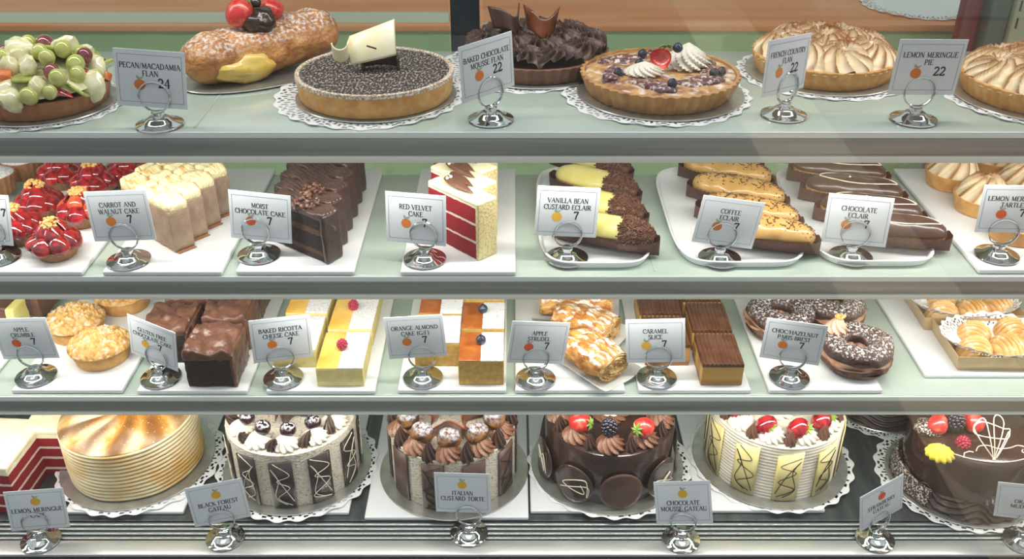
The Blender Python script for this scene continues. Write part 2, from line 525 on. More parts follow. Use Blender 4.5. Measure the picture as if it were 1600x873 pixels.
    def mesh(s, name, mats, smooth=True):
        me = bpy.data.meshes.new(name)
        me.from_pydata(s.v, [], s.f)
        at = me.attributes.new('a', 'FLOAT', 'POINT')
        at.data.foreach_set('value', s.a)
        if isinstance(mats, str): mats = [mats]
        for k in mats: me.materials.append(MT[k])
        me.polygons.foreach_set('material_index', s.m)
        me.update()
        bm = bmesh.new(); bm.from_mesh(me)
        bmesh.ops.remove_doubles(bm, verts=bm.verts, dist=1e-6)
        bmesh.ops.recalc_face_normals(bm, faces=bm.faces)
        bm.to_mesh(me); bm.free()
        if smooth:
            me.polygons.foreach_set('use_smooth', [True] * len(me.polygons))
            try: me.set_sharp_from_angle(angle=R_(50))
            except Exception: pass
        return me


def O(name, m, mats=None, parent=None, loc=(0, 0, 0), rot=(0, 0, 0), scale=(1, 1, 1), smooth=True, label=None, kind=None):
    me = m.mesh(name, mats, smooth) if isinstance(m, M) else m
    o = bpy.data.objects.new(name, me)
    o.location = loc; o.rotation_euler = rot
    o.scale = scale if hasattr(scale, '__len__') else (scale,) * 3
    COL.objects.link(o)
    if parent: o.parent = parent
    if label: o['label'] = label
    if kind: o['kind'] = kind
    return o


def T(name, label, cat, loc, rz=0, group=None):
    o = bpy.data.objects.new(name, None)
    o.empty_display_size = .02
    o.location = loc; o.rotation_euler = (0, 0, rz)
    COL.objects.link(o)
    o['label'] = label; o['category'] = cat
    if group: o['group'] = group
    return o


def tag(o, label, cat, group=None):
    o['label'] = label; o['category'] = cat
    if group: o['group'] = group
    return o


CACHE = {}
def shared(key, fn, mats):
    if key not in CACHE:
        CACHE[key] = fn().mesh(key, mats)
    return CACHE[key]


def top(kind, parent, loc, rot=(0, 0, 0), scale=1, name=None, label=None):
    """a topping: small piece with a mesh shared between its copies"""
    b, mats, nm = TOP[kind]
    return O(name or nm, shared(kind, b, mats), None, parent, loc, rot, scale, label=label)


def copytree(o, parent=None):
    c = o.copy(); COL.objects.link(c)
    if parent: c.parent = parent
    for ch in list(o.children):
        copytree(ch, c)
    return c


# toppings --------------------------------------------------------
def b_drupe(R, L, n):
    m = M()
    m.blob((0, 0, L / 2), R * .8, R * .8, L * .45, 10, 8)
    g = PI * (3 - 5 ** .5)
    for i in range(n):
        t = (i + .5) / n
        z = 1 - 2 * t
        r = (1 - z * z) ** .5
        a = g * i
        m.blob((R * .82 * r * math.cos(a), R * .82 * r * math.sin(a), L / 2 + z * L * .42), R * .27, nu=7, nv=5)
    return m


def b_straw():
    m = M()
    pr = [(0, 0), (.35, .04), (.75, .2), (1, .5), (.95, .75), (.6, .93), (0, .97)]
    m.lathe([(p[0] * .013, p[1] * .03) for p in pr], 20)
    return m


def b_leafs():
    m = M()
    for i in range(7):
        a = i * 2 * PI / 7
        c, s_ = math.cos(a), math.sin(a)
        m.add([(0, 0, .001), (.006 * c - .003 * s_, .006 * s_ + .003 * c, .0015), (.013 * c, .013 * s_, -.001), (.006 * c + .003 * s_, .006 * s_ - .003 * c, .0015), (.006 * c, .006 * s_, .0035)],
              [(0, 1, 4), (1, 2, 4), (2, 3, 4), (3, 0, 4)])
    return m


def b_half_straw():
    m = M()
    def fn(u, v):
        t = u * PI
        pr = math.sin(PI * min(1, v * 1.0) ** .7) ** .8
        r = .0125 * pr
        return (r * math.cos(t), -.015 + .03 * v, r * .75 * math.sin(t))
    m.grid(12, 10, fn)
    return m


TOP = {
    'raspberry': (lambda: b_drupe(.0088, .018, 46), ['raspberry'], 'raspberry'),
    'blackberry': (lambda: b_drupe(.010, .025, 54), ['blackberry'], 'blackberry'),
    'blueberry': (lambda: M().lathe([(0, 0), (.004, .0006), (.0068, .0035), (.0075, .0065), (.0062, .0105), (.0035, .0125), (.0028, .0135), (.0022, .0118), (0, .0112)], 20), ['blueberry'], 'blueberry'),
    'cherry': (lambda: M().blob((0, 0, .010), .0105, .0105, .010, 16, 12, amp=.1), ['cherry_sugared'], 'cherry'),
    'cherry_stem': (lambda: M().tube([(0, 0, .018), (.002, 0, .03), (.006, .003, .045)], .0006), ['thread_dark'], 'cherry_stem'),
    'strawberry': (b_straw, ['strawberry_flesh'], 'strawberry'),
    'leaves': (b_leafs, ['leaf_green'], 'strawberry_leaves'),
    'glazed_half': (b_half_straw, ['glaze_red'], 'glazed_strawberry'),
    'glazed_peach': (b_half_straw, ['glaze_orange'], 'glazed_strawberry'),
    'grape': (lambda: M().blob((0, 0, .009), .0095, .0095, .0105, 16, 12), ['grape_green'], 'green_grape'),
    'red_grape': (lambda: M().blob((0, 0, .009), .0095, .0095, .0105, 16, 12), ['grape_red'], 'red_grape'),
    'melon': (lambda: M().rb(.02, .014, .012, .003, (2, 2, 2)), ['melon'], 'melon_piece'),
    'pear': (lambda: M().blob((0, 0, 0), .019, .010, .015, 12, 8, amp=.35), ['pear'], 'pear_slice'),
    'kiwi': (lambda: M().lathe([(0, 0), (.015, 0), (.016, .002), (.015, .004), (0, .004)], 18), ['kiwi'], 'kiwi_slice'),
    'kiss_dark': (lambda: M().kiss((0, 0, 0), .009, .03, 7, .7, .2), ['choc_pipe'], 'chocolate_kiss'),
    'kiss_cocoa': (lambda: M().kiss((0, 0, 0), .0085, .026, 7, .7, .2), ['milk_choc'], 'chocolate_kiss'),
    'ros_cream': (lambda: M().kiss((0, 0, 0), .021, .022, 11, .5, .12, base=.8, nu=77), ['cream'], 'cream_rosette'),
    'ros_cocoa': (lambda: M().kiss((0, 0, 0), .021, .024, 10, .8, .14, base=.85, nu=70), ['cocoa_cream'], 'chocolate_cream_rosette'),
    'ros_white': (lambda: M().kiss((0, 0, 0), .02, .024, 11, .6, .13, base=.85, nu=77), ['cream'], 'cream_rosette'),
    'puff': (lambda: M().blob((0, 0, .016), .0195, .0195, .017, 20, 14, amp=.18), ['choux_sugared'], 'profiterole'),
}


def swirlh(x, y, C):
    best, at = 0.0, 0.0
    for (cx, cy, R, H, n, tw) in C:
        dx, dy = x - cx, y - cy
        d = math.hypot(dx, dy) / R
        if d >= 1: continue
        th = math.atan2(dy, dx)
        wob = .16 * noise.noise(Vector((x * 60, y * 60, cx * 50)))
        s = ((n * th / (2 * PI) + tw * d + wob) % 1.0)
        rg = s ** 1.3 if s < .88 else (1 - s) / .12
        h = H * (1 - d * d) ** .5 * (.56 + .55 * rg * min(1, d * 3) + (.0 if d > .15 else .3 * (1 - d / .15)))
        if h > best:
            best = h
            at = min(1, 2.0 * max(0, (rg - .30) / .70) ** 1.2 * max(.25, .75 + .8 * noise.noise(Vector((x * 38, y * 38, 3)))))
    return best, at


def board(x, y, z, r, label, glitter=False):
    o = O('cake_board', M().lathe([(0, 0), (r, 0), (r + .001, .0006), (r, .0018), (0, .0018)], 72), 'silver_board', loc=(x, y, z))
    return tag(o, label, 'cake board')


DR = .12
def b_doily():
    m = M()
    r = DR
    NT, NR = 216, 30
    vs = []
    for j in range(NR + 1):
        for i in range(NT):
            t = 2 * PI * i / NT
            rr_ = r * j / NR
            if j == NR: rr_ = r * (1 + .02 * math.cos(t * 24))
            if j == NR - 1: rr_ = r * ((NR - 1) / NR + .008 * math.cos(t * 24))
            zz = .0004 + .0014 * (j / NR) ** 6 * (1 + math.sin(t * 5 + 1))
            vs.append((rr_ * math.cos(t), rr_ * math.sin(t), zz))
    fs = []
    for j in range(NR):
        for i in range(NT):
            q = i % 9
            if j == 28 and q in (2, 3, 6): continue
            if j == 27 and q in (0, 4, 5): continue
            if j == 26 and q in (0, 2, 7): continue
            if j == 25 and q in (4, 7): continue
            if j == 24 and q in (1, 4): continue
            if j == 23 and q == 5: continue
            fs.append((j * NT + i, j * NT + (i + 1) % NT, (j + 1) * NT + (i + 1) % NT, (j + 1) * NT + i))
    m.add(vs, fs)
    return m


def doily(x, y, z, r, label, rz=0, own=False):
    me = b_doily().mesh('paper_doily', 'doily') if own else shared('doily_', b_doily, 'doily')
    k = r / DR
    o = O('paper_doily', me, loc=(x, y, z), rot=(0, 0, rz), scale=(k, k, 1))
    md = o.modifiers.new('thick', 'SOLIDIFY'); md.thickness = .0003; md.offset = 1
    return tag(o, label, 'doily')


def shell(parent, Rb, Rt, h, fl, mt, name='tart_crust', amp=.02, n=None, wall=.005):
    n = n or (fl * 6 if fl else 64)
    m = M()
    m.lathe([(0, 0), (Rb - .002, 0), (Rb, .002, amp), ((Rb + Rt) / 2, h * .5, amp), (Rt, h - .001, amp), (Rt - .001, h, amp), (Rt - wall, h, 0), (Rt - wall, h - .006, 0), (0, h - .006, 0)], n, fl)
    return O(name, m, mt, parent)


# ------------------------------------------------------------------ the setting
def struct(name, m, mt):
    o = O(name, m, mt, smooth=False); o['kind'] = 'structure'; return o


fl = M(); fl.box(-6, 6, -7, 6, -.05, 0)
struct('floor', fl, 'floor_grey')
struct('floor_beige_strip', M().box(1.05, 1.45, -6.5, .95, 0, .004), 'floor_beige')
struct('floor_brown_paving', M().box(1.455, 5.5, -6.5, .95, 0, .004), 'floor_brown')
bw = M(); bw.box(-3.5, 3.5, 3.6, 3.7, 0, 2.6)
struct('wall_back', bw, 'wall_cream')

# back counter: green front, terracotta worktop
bc = T('back_counter', 'green back counter with terracotta worktop behind the cake display', 'counter', (0, 2.1, 0))
O('front_panel', M().box(-1.9, 1.9, 0, .6, .0, 1.0095), 'green_panel', bc, smooth=False)
O('worktop', M().rb(3.84, .9, .016, .003, (4, 2, 2), c=(0, .43, 1.018)), 'terracotta', bc)

# ------------------------------------------------------------------ display case
XW = 1.35
case = T('display_case', 'glass and steel refrigerated cake display case with three lit shelves', 'display case', (0, YF, 0))
DEP = .355
for k, z in enumerate((Z1, Z2, Z3)):
    s = O('glass_shelf', M().rb(2 * XW, DEP, .008, .0015, (2, 2, 1), c=(0, DEP / 2 + .001, z - .004)), 'shelf_glass', case)
    O('glass_edge', M().rb(2 * XW, .003, .009, .001, (2, 1, 1), c=(0, -.0015, z - .0045)), 'shelf_edge', s)
    hh = (.026, .021, .019)[k]
    O('front_rail', M().rb(2 * XW, .012, hh, .001, (2, 1, 1), c=(0, .004, z - .0095 - hh / 2)), 'rail_face', s)
    O('rail_lip', M().rb(2 * XW, .016, (.009, .007, .004)[k], .001, (2, 1, 1), c=(0, .002, z - .0095 - hh - .003)), 'rail_lip', s)
    for xj in (-1.27, -.4267, .2065, 1.0):
        O('glass_seam', M().box(xj, xj + .003, .012, DEP - .002, z + .0001, z + .0006), 'pale_frame', s, smooth=False)
    lt = O('light_strip', M().rb(2 * XW, .012, .003, .001, (1, 1, 1), c=(0, .034, z - .0105)), 'pearl', s)
dk = O('deck', M().rb(2 * XW, .50, .02, .001, (1, 1, 1), c=(0, .25, Z4 - .0101)), 'deck_steel', case)
gr = O('air_grille', M().box(-XW, XW, -.0445, 0, Z4 - .02, Z4 - .006), 'grille_gap', case, smooth=False)
for i in range(4):
    O('grille_bar', M().rb(2 * XW, .0065, .006, .002, (1, 1, 1), c=(0, -.006 - i * .0105, Z4 - .004)), 'grille', gr)
O('sill', M().rb(2 * XW, .032, .0064, .0015, (1, 1, 1), c=(0, -.0607, Z4 - .0034)), 'sill_steel', case)
O('base_cladding', M().rb(2 * XW, .62, Z4 - .045, .003, (1, 1, 1), c=(0, .19, (Z4 - .045) / 2 + .002)), 'black_plastic', case)
O('base_lip', M().rb(2 * XW, .03, .035, .002, (1, 1, 1), c=(0, -.0755, Z4 - .0245)), 'black_plastic', case)
O('front_glass', M().box(-XW, XW, -.098, -.092, Z4 - .0425, 1.62), 'front_glass', case, smooth=False)
O('canopy', M().box(-XW, XW, -.10, .50, 1.63, 1.68), 'brushed_steel', case, smooth=False)
# rear uprights, rear doors
for xx, ww in ((-1.3, .03), (-.081, .05), (1.27, .03)):
    O('rear_post', M().rb(ww, .03, 1.62 - Z4, .003, (1, 1, 1), c=(xx, .465, (1.62 + Z4) / 2)), 'navy_post', case)
O('rear_door', M().box(-1.28, -.11, .462, .466, Z4 + .001, 1.6), 'rear_glass', case, smooth=False)
O('rear_door', M().box(-.05, 1.25, .462, .466, Z4 + .001, 1.6), 'rear_glass', case, smooth=False)

O('door_rail', M().box(-1.28, -.108, .452, .461, 1.148, 1.164), 'pale_frame', case, smooth=False)
O('door_rail', M().box(-.05, .02, .452, .461, 1.132, 1.146), 'pale_frame', case, smooth=False)
# things seen behind the case, top right
rp_ = O('red_post', M().rb(.035, .03, 1.2, .003, (1, 1, 1), c=(0, 0, .6)), 'red_post', loc=(PY(1512, 30, 1.95).x, 1.95, 0))
tag(rp_, 'dark red upright post behind the case at the end of the worktop', 'post')
ga = T('grey_appliance', 'dark grey appliance standing between the red post and beige cabinet', 'appliance', (PY(1544, 40, 1.95).x, 1.95, 0))
O('body', M().rb(.042, .12, .97, .004, (1, 1, 1), c=(0, 0, .485)), 'grille_gap', ga)
O('column', M().rb(.040, .1, .6, .008, (1, 1, 1), c=(0, .01, 1.27)), 'grey_appliance', ga)
bcab = T('beige_cabinet', 'tall beige cabinet with vertical handle slots behind the case', 'cabinet', (1.152, 1.95, 0))
O('cabinet_body', M().rb(.32, .17, 1.7, .004, (1, 1, 1), c=(.0, .035, .85)), 'beige_panel', bcab)
for (px, a, b) in ((1597, 1, 17), (1590, 28, 44)):
    t_ = PY(px, a, 1.9); q_ = PY(px, b, 1.9)
    x_ = t_.x - bcab.location.x
    O('handle_slot', M().box(x_ - .001, x_ + .001, -.054, -.049, q_.z, t_.z), 'dark_slot', bcab, smooth=False)
dd = doily(PY(1440, 0, 2.2).x + .02, 2.245, 1.0275, .135, 'white lace doily lying on the terracotta worktop behind the case')

# ------------------------------------------------------------------ trays
def tray_flat(fl_, fr_, z, label, back=1.565, extend_l=None, extend_r=None, th=TR, name='serving_tray'):
    a = P(*fl_, z + th); b = P(*fr_, z + th)
    x0 = a.x if extend_l is None else a.x - extend_l
    x1 = b.x if extend_r is None else b.x + extend_r
    y0 = (a.y + b.y) / 2
    m = M().rb(x1 - x0, back - y0, th - .0004, .0025, (3, 6, 1), c=(0, 0, th / 2 + .0002))
    o = O(name, m, 'tray_white', loc=((x0 + x1) / 2, (y0 + back) / 2, z))
    return tag(o, label, 'tray')


def tray_rim(fl_, fr_, z, label, back=1.56, extend_r=0, bl=None):
    a = P(*fl_, z + .012); b = P(*fr_, z + .012)
    x0, x1, y0 = a.x, b.x + extend_r, (a.y + b.y) / 2
    hx_, hy = (x1 - x0) / 2, (back - y0) / 2
    m = M()
    prof = [(.0, .0002), (.80, .0002), (.955, .0012), (1.0, .0125), (.985, .0135), (.965, .0125), (.93, .0035), (.80, .0025), (0, .0025)]
    def fn(u, v):
        p = prof[round(v * 8)]
        t = u * 2 * PI
        e = 5.0
        c, s_ = math.cos(t), math.sin(t)
        k = (abs(c) ** e + abs(s_) ** e) ** (-1 / e)
        inset = (1 - p[0]) * .11
        return (c * k * (hx_ - inset) if p[0] else 0, s_ * k * (hy - inset) if p[0] else 0, p[1])
    m.grid(96, 8, fn, cu=True)
    o = O('rimmed_tray', m, 'tray_white', loc=((x0 + x1) / 2, (y0 + back) / 2, z))
    return tag(o, label, 'tray')


tray_flat((-60, 424), (128, 424), Z2, 'flat white tray under the glazed strawberry tartlets')
tray_flat((159, 424), (346, 424), Z2, 'flat white tray under the carrot and walnut cake slices')
tray_flat((368, 423), (553, 424), Z2, 'flat white tray under the moist chocolate cake slices')
tray_flat((625, 424), (806, 424), Z2, 'flat white tray under the red velvet cake slices')
tray_rim((843, 411), (1028, 411), Z2, 'white rimmed tray holding the vanilla custard eclairs')
tray_rim((1062, 411), (1274, 409), Z2, 'white rimmed tray holding the coffee eclairs')
tray_rim((1283, 409), (1481, 408), Z2, 'white rimmed tray holding the chocolate eclairs')
tray_flat((1530, 421), (1730, 421), Z2, 'flat white tray under the lemon meringue tartlets')
tray_flat((-200, 609), (-28, 609), Z3, 'flat white tray under the chocolate custard slices')
tray_flat((17, 609), (191, 609), Z3, 'flat white tray under the apple crumble tarts')
tray_flat((213, 610), (386, 610), Z3, 'flat white tray under the gluten free chocolate cake squares')
tray_flat((415, 610), (586, 610), Z3, 'flat white tray under the ricotta cheese cake squares')
tray_flat((621, 609), (791, 609), Z3, 'flat white tray under the orange almond cake squares')
tray_flat((805, 609), (977, 609), Z3, 'flat white tray under the apple strudels')
tray_flat((998, 609), (1174, 609), Z3, 'flat white tray under the caramel slices')
tray_flat((1202, 609), (1380, 609), Z3, 'flat white tray under the chocolate hazelnut paris brests')
tray_flat((1446, 585), (1640, 585), Z3, 'flat white tray under the gold pastry boxes')
ZT = Z4 + TR
tray_flat((100, 799), (286, 799), Z4, 'flat white tray under the lemon meringue cake', back=1.62)
tray_flat((396, 800), (545, 800), Z4, 'flat white tray under the black forest gateau', back=1.62)
tray_flat((569, 808), (826, 808), Z4, 'flat white tray under the italian custard torte', back=1.62)
tray_flat((829, 797), (1060, 799), Z4, 'flat white tray under the chocolate mousse gateau', back=1.62)
tray_flat((1092, 797), (1290, 797), Z4, 'flat white tray under the strawberry gateau', back=1.62)

# ------------------------------------------------------------------ lettering (stroked roman capitals)
def arc(cx, cy, rx, ry, a0, a1, n=8):
    return [(cx + rx * math.cos(R_(a0 + (a1 - a0) * i / n)), cy + ry * math.sin(R_(a0 + (a1 - a0) * i / n))) for i in range(n + 1)]


G = {}
def g(ch, w_, strokes, serifs=()):
    G[ch] = (w_, strokes, serifs)


g('A', .74, [('t', [(.04, 0), (.37, 1)]), ('T', [(.35, 1), (.70, 0)]), ('t', [(.16, .36), (.58, .36)])], [(.04, 0), (.70, 0)])
g('B', .62, [('T', [(.12, 0), (.12, 1)]), ('', [(.12, .98), (.3, .98)] + arc(.3, .76, .2, .22, 90, -90) + [(.12, .54)]), ('', [(.12, .54), (.32, .54)] + arc(.32, .28, .24, .26, 90, -90) + [(.12, .02)])], [(.12, 0), (.12, 1)])
g('C', .70, [('', arc(.42, .5, .36, .49, 45, 315, 14)), ('t', [(.68, .68), (.68, .98)])], [])
g('D', .76, [('T', [(.12, 0), (.12, 1)]), ('', [(.12, .98), (.3, .98)] + arc(.3, .5, .38, .48, 90, -90, 12) + [(.12, .02)])], [(.12, 0), (.12, 1)])
g('E', .60, [('T', [(.12, 0), (.12, 1)]), ('t', [(.12, .98), (.54, .98), (.54, .84)]), ('t', [(.12, .52), (.44, .52)]), ('t', [(.12, .02), (.57, .02), (.57, .18)])], [(.12, 0), (.12, 1)])
g('F', .56, [('T', [(.12, 0), (.12, 1)]), ('t', [(.12, .98), (.54, .98), (.54, .84)]), ('t', [(.12, .52), (.42, .52)])], [(.12, 0), (.12, 1)])
g('G', .76, [('', arc(.42, .5, .36, .49, 45, 325, 14)), ('T', [(.68, .08), (.68, .42)])], [(.68, .42)])
g('H', .78, [('T', [(.12, 0), (.12, 1)]), ('T', [(.66, 0), (.66, 1)]), ('t', [(.12, .52), (.66, .52)])], [(.12, 0), (.12, 1), (.66, 0), (.66, 1)])
g('I', .30, [('T', [(.15, 0), (.15, 1)])], [(.15, 0), (.15, 1)])
g('K', .72, [('T', [(.12, 0), (.12, 1)]), ('t', [(.14, .45), (.60, 1)]), ('T', [(.28, .6), (.66, 0)])], [(.12, 0), (.12, 1), (.60, 1), (.66, 0)])
g('L', .58, [('T', [(.12, 0), (.12, 1)]), ('t', [(.12, .02), (.54, .02), (.54, .2)])], [(.12, 0), (.12, 1)])
g('M', .90, [('t', [(.12, 0), (.14, 1)]), ('T', [(.14, 1), (.44, .08)]), ('t', [(.44, .08), (.74, 1)]), ('T', [(.74, 1), (.78, 0)])], [(.12, 0), (.12, 1), (.78, 0), (.76, 1)])
g('N', .78, [('t', [(.12, 0), (.12, 1)]), ('T', [(.12, 1), (.66, 0)]), ('t', [(.66, 0), (.66, 1)])], [(.12, 0), (.10, 1), (.66, 1)])
g('O', .80, [('', arc(.40, .5, .34, .49, 0, 360, 18))])
g('P', .58, [('T', [(.12, 0), (.12, 1)]), ('', [(.12, .98), (.3, .98)] + arc(.3, .73, .24, .25, 90, -90) + [(.12, .48)])], [(.12, 0), (.12, 1)])
g('R', .68, [('T', [(.12, 0), (.12, 1)]), ('', [(.12, .98), (.3, .98)] + arc(.3, .74, .22, .24, 90, -90) + [(.12, .50)]), ('T', [(.30, .50), (.62, 0)])], [(.12, 0), (.12, 1), (.64, 0)])
g('S', .54, [('', arc(.27, .75, .19, .24, 30, 235, 10) + arc(.28, .26, .21, .26, 60, -150, 10)), ('t', [(.45, .78), (.45, .98)]), ('t', [(.07, .02), (.07, .22)])])
g('T', .64, [('T', [(.32, 0), (.32, 1)]), ('t', [(.05, .84), (.05, .98), (.59, .98), (.59, .84)])], [(.32, 0)])
g('U', .76, [('T', [(.12, 1), (.12, .3)]), ('', arc(.38, .3, .26, .29, 180, 360)), ('t', [(.64, .3), (.64, 1)])], [(.12, 1), (.64, 1)])
g('V', .72, [('T', [(.04, 1), (.36, 0)]), ('t', [(.36, 0), (.68, 1)])], [(.04, 1), (.68, 1)])
g('W', .98, [('T', [(.04, 1), (.28, 0)]), ('t', [(.28, 0), (.50, .95)]), ('T', [(.48, .95), (.70, 0)]), ('t', [(.70, 0), (.94, 1)])], [(.04, 1), (.94, 1)])
g('Y', .68, [('T', [(.04, 1), (.34, .48)]), ('t', [(.34, .48), (.64, 1)]), ('T', [(.34, .5), (.34, 0)])], [(.04, 1), (.64, 1), (.34, 0)])
g('Z', .64, [('t', [(.08, .84), (.08, .98), (.58, .98)]), ('T', [(.56, .98), (.08, .02)]), ('t', [(.06, .02), (.58, .02), (.58, .17)])])
g('X', .7, [('T', [(.05, 1), (.65, 0)]), ('t', [(.05, 0), (.62, 1)])], [(.05, 1), (.65, 0), (.05, 0), (.62, 1)])
g('(', .36, [('', arc(.36, .45, .24, .6, 120, 240))])
g(')', .36, [('', arc(0, .45, .24, .6, 60, -60))])
g('/', .36, [('t', [(.02, -.05), (.34, 1.05)])])
g(' ', .34, [])
g('7', .62, [('B', [(.08, .80), (.08, .94), (.58, .94)]), ('B', [(.56, .95), (.38, .5), (.26, 0)])])
g('2', .62, [('B', arc(.30, .72, .22, .25, 165, -40, 10) + [(.08, .04)]), ('B', [(.06, .06), (.56, .06), (.58, .2)])])
g('4', .64, [('B', [(.42, 0), (.42, 1)]), ('t', [(.42, 1), (.04, .32), (.6, .32)])])


def text(m, s, cx, y, h, maxw, bold=False, track=.06):
    wd = sum(G[c][0] + track for c in s) - track
    k = h
    sx = min(1.0, maxw / (wd * h))
    x = cx - wd * h * sx / 2
    TW, tw_ = (.18, .09) if not bold else (.2, .09)

    def seg(a, b, t):
        dx, dy = b[0] - a[0], b[1] - a[1]
        L = math.hypot(dx, dy) or 1e-6
        nx, ny = -dy / L * t / 2, dx / L * t / 2
        ex, ey = dx / L * .02, dy / L * .02
        q = [(a[0] + nx - ex, a[1] + ny - ey), (a[0] - nx - ex, a[1] - ny - ey), (b[0] - nx + ex, b[1] - ny + ey), (b[0] + nx + ex, b[1] + ny + ey)]
        m.add([(x + p[0] * k * sx, -.0007, y + p[1] * k) for p in q], [(0, 1, 2, 3)])
    for c in s:
        w_, st, se = G[c]
        for kind, pts in st:
            for a, b in zip(pts, pts[1:]):
                L = math.hypot(b[0] - a[0], b[1] - a[1])
                vert = abs(b[1] - a[1]) / (L or 1)
                t = {'T': TW, 't': tw_, 'B': .17}.get(kind, tw_ + (TW - tw_) * vert)
                seg(a, b, t)
        for (px, py) in se:
            seg((px - .11, .015 if py == 0 else .985), (px + .11, .015 if py == 0 else .985), .045)
        x += (w_ + track) * k * sx


def price_card(n, lines, price, c, ang, label, bottom=False, w_=.091, h=.076, fruit='fruit_orange', yoff=0, tx=0):
    o = O('price_card', M().rb(w_, .0011, h, .0005, (1, 1, 1)), 'card_white', loc=c, rot=[0, 0, 0])
    o.rotation_mode = 'QUATERNION'
    yaw, lean, roll = [R_(a) for a in ang]
    mt = Matrix.Rotation(yaw, 4, 'Z') @ Matrix.Rotation(lean, 4, 'X') @ Matrix.Rotation(roll, 4, 'Y')
    o.rotation_quaternion = mt.to_quaternion()
    tag(o, label, 'price card')
    m = M()
    a, b, t = w_ / 2 - .0045, h / 2 - .0065, .00045
    y = -.0007
    for (x0, x1, z0, z1) in ((-a, a, b - t, b), (-a, a, -b, -b + t), (-a, -a + t, -b, b), (a - t, a, -b, b)):
        m.add([(x0, y, z0), (x1, y, z0), (x1, y, z1), (x0, y, z1)], [(0, 1, 2, 3)])
    O('printed_border', m, 'card_line', o, smooth=False)
    m = M()
    fs = .0072 if not bottom else .0078
    ys = ([.0135, .0035] if not bottom else [-.004, -.0145]) if len(lines) == 2 else [.008]
    for s_, yy in zip(lines, ys):
        if s_: text(m, s_, tx, yy, fs, w_ - .013)
    if price: text(m, price, .0135 if len(price) == 1 else .017, -.0112, .0122, .03, bold=True)
    O('lettering', m, 'ink', o, smooth=False)
    if fruit:
        ex, ez, er = (-.0145, -.008, .0074) if not bottom else (0, .0155, .0076)
        e = M()
        N = 24
        e.add([(ex + er * math.cos(2 * PI * i / N), -.0008, ez + er * .95 * math.sin(2 * PI * i / N)) for i in range(N)], [tuple(range(N))])
        e = O('fruit_emblem', e, fruit, o, smooth=False)
        lf = M(); lf.add([(ex - .0005, -.0009, ez + er * .8), (ex + .0005, -.0009, ez + er * 1.25), (ex - .003, -.0009, ez + er * 1.75), (ex - .0042, -.0009, ez + er * 1.3)], [(0, 1, 2, 3)])
        lf.add([(ex, -.0009, ez + er * .9), (ex + .004, -.0009, ez + er * 1.15), (ex + .0058, -.0009, ez + er * 1.5), (ex + .001, -.0009, ez + er * 1.3)], [(0, 1, 2, 3)])
        O('leaf', lf, 'fruit_leaf', e, smooth=False)
    return o


def b_holder_base():
    return M().lathe([(0, 0), (.0305, 0), (.0318, .0015), (.0312, .0032), (.027, .0045), (.0215, .0058), (.020, .0068), (.0150, .0105), (.0135, .0118), (.0075, .0124), (.0072, .0145), (.0085, .0153), (.0085, .0188), (.007, .0195), (0, .0198)], 40)


def holder(bx, by, z, yaw, ring_c, label, rr=.0205):
    t = T('card_holder', label, 'card holder', (bx, by, z), yaw)
    O('base', shared('holder_base', b_holder_base, ['chrome']), None, t)
    m = M()
    # a flat coil of three turns of wire
    pts = []
    N = 84
    hz = .0195 + rr
    for i in range(N + 1):
        a = -PI / 2 + 2 * PI * 2.6 * i / N
        pts.append((rr * math.cos(a), -.0032 + .0064 * i / N, hz + rr * math.sin(a)))
    m.tube(pts, .0010, n=7)
    O('ring_clip', m, 'wire', t)
    return t


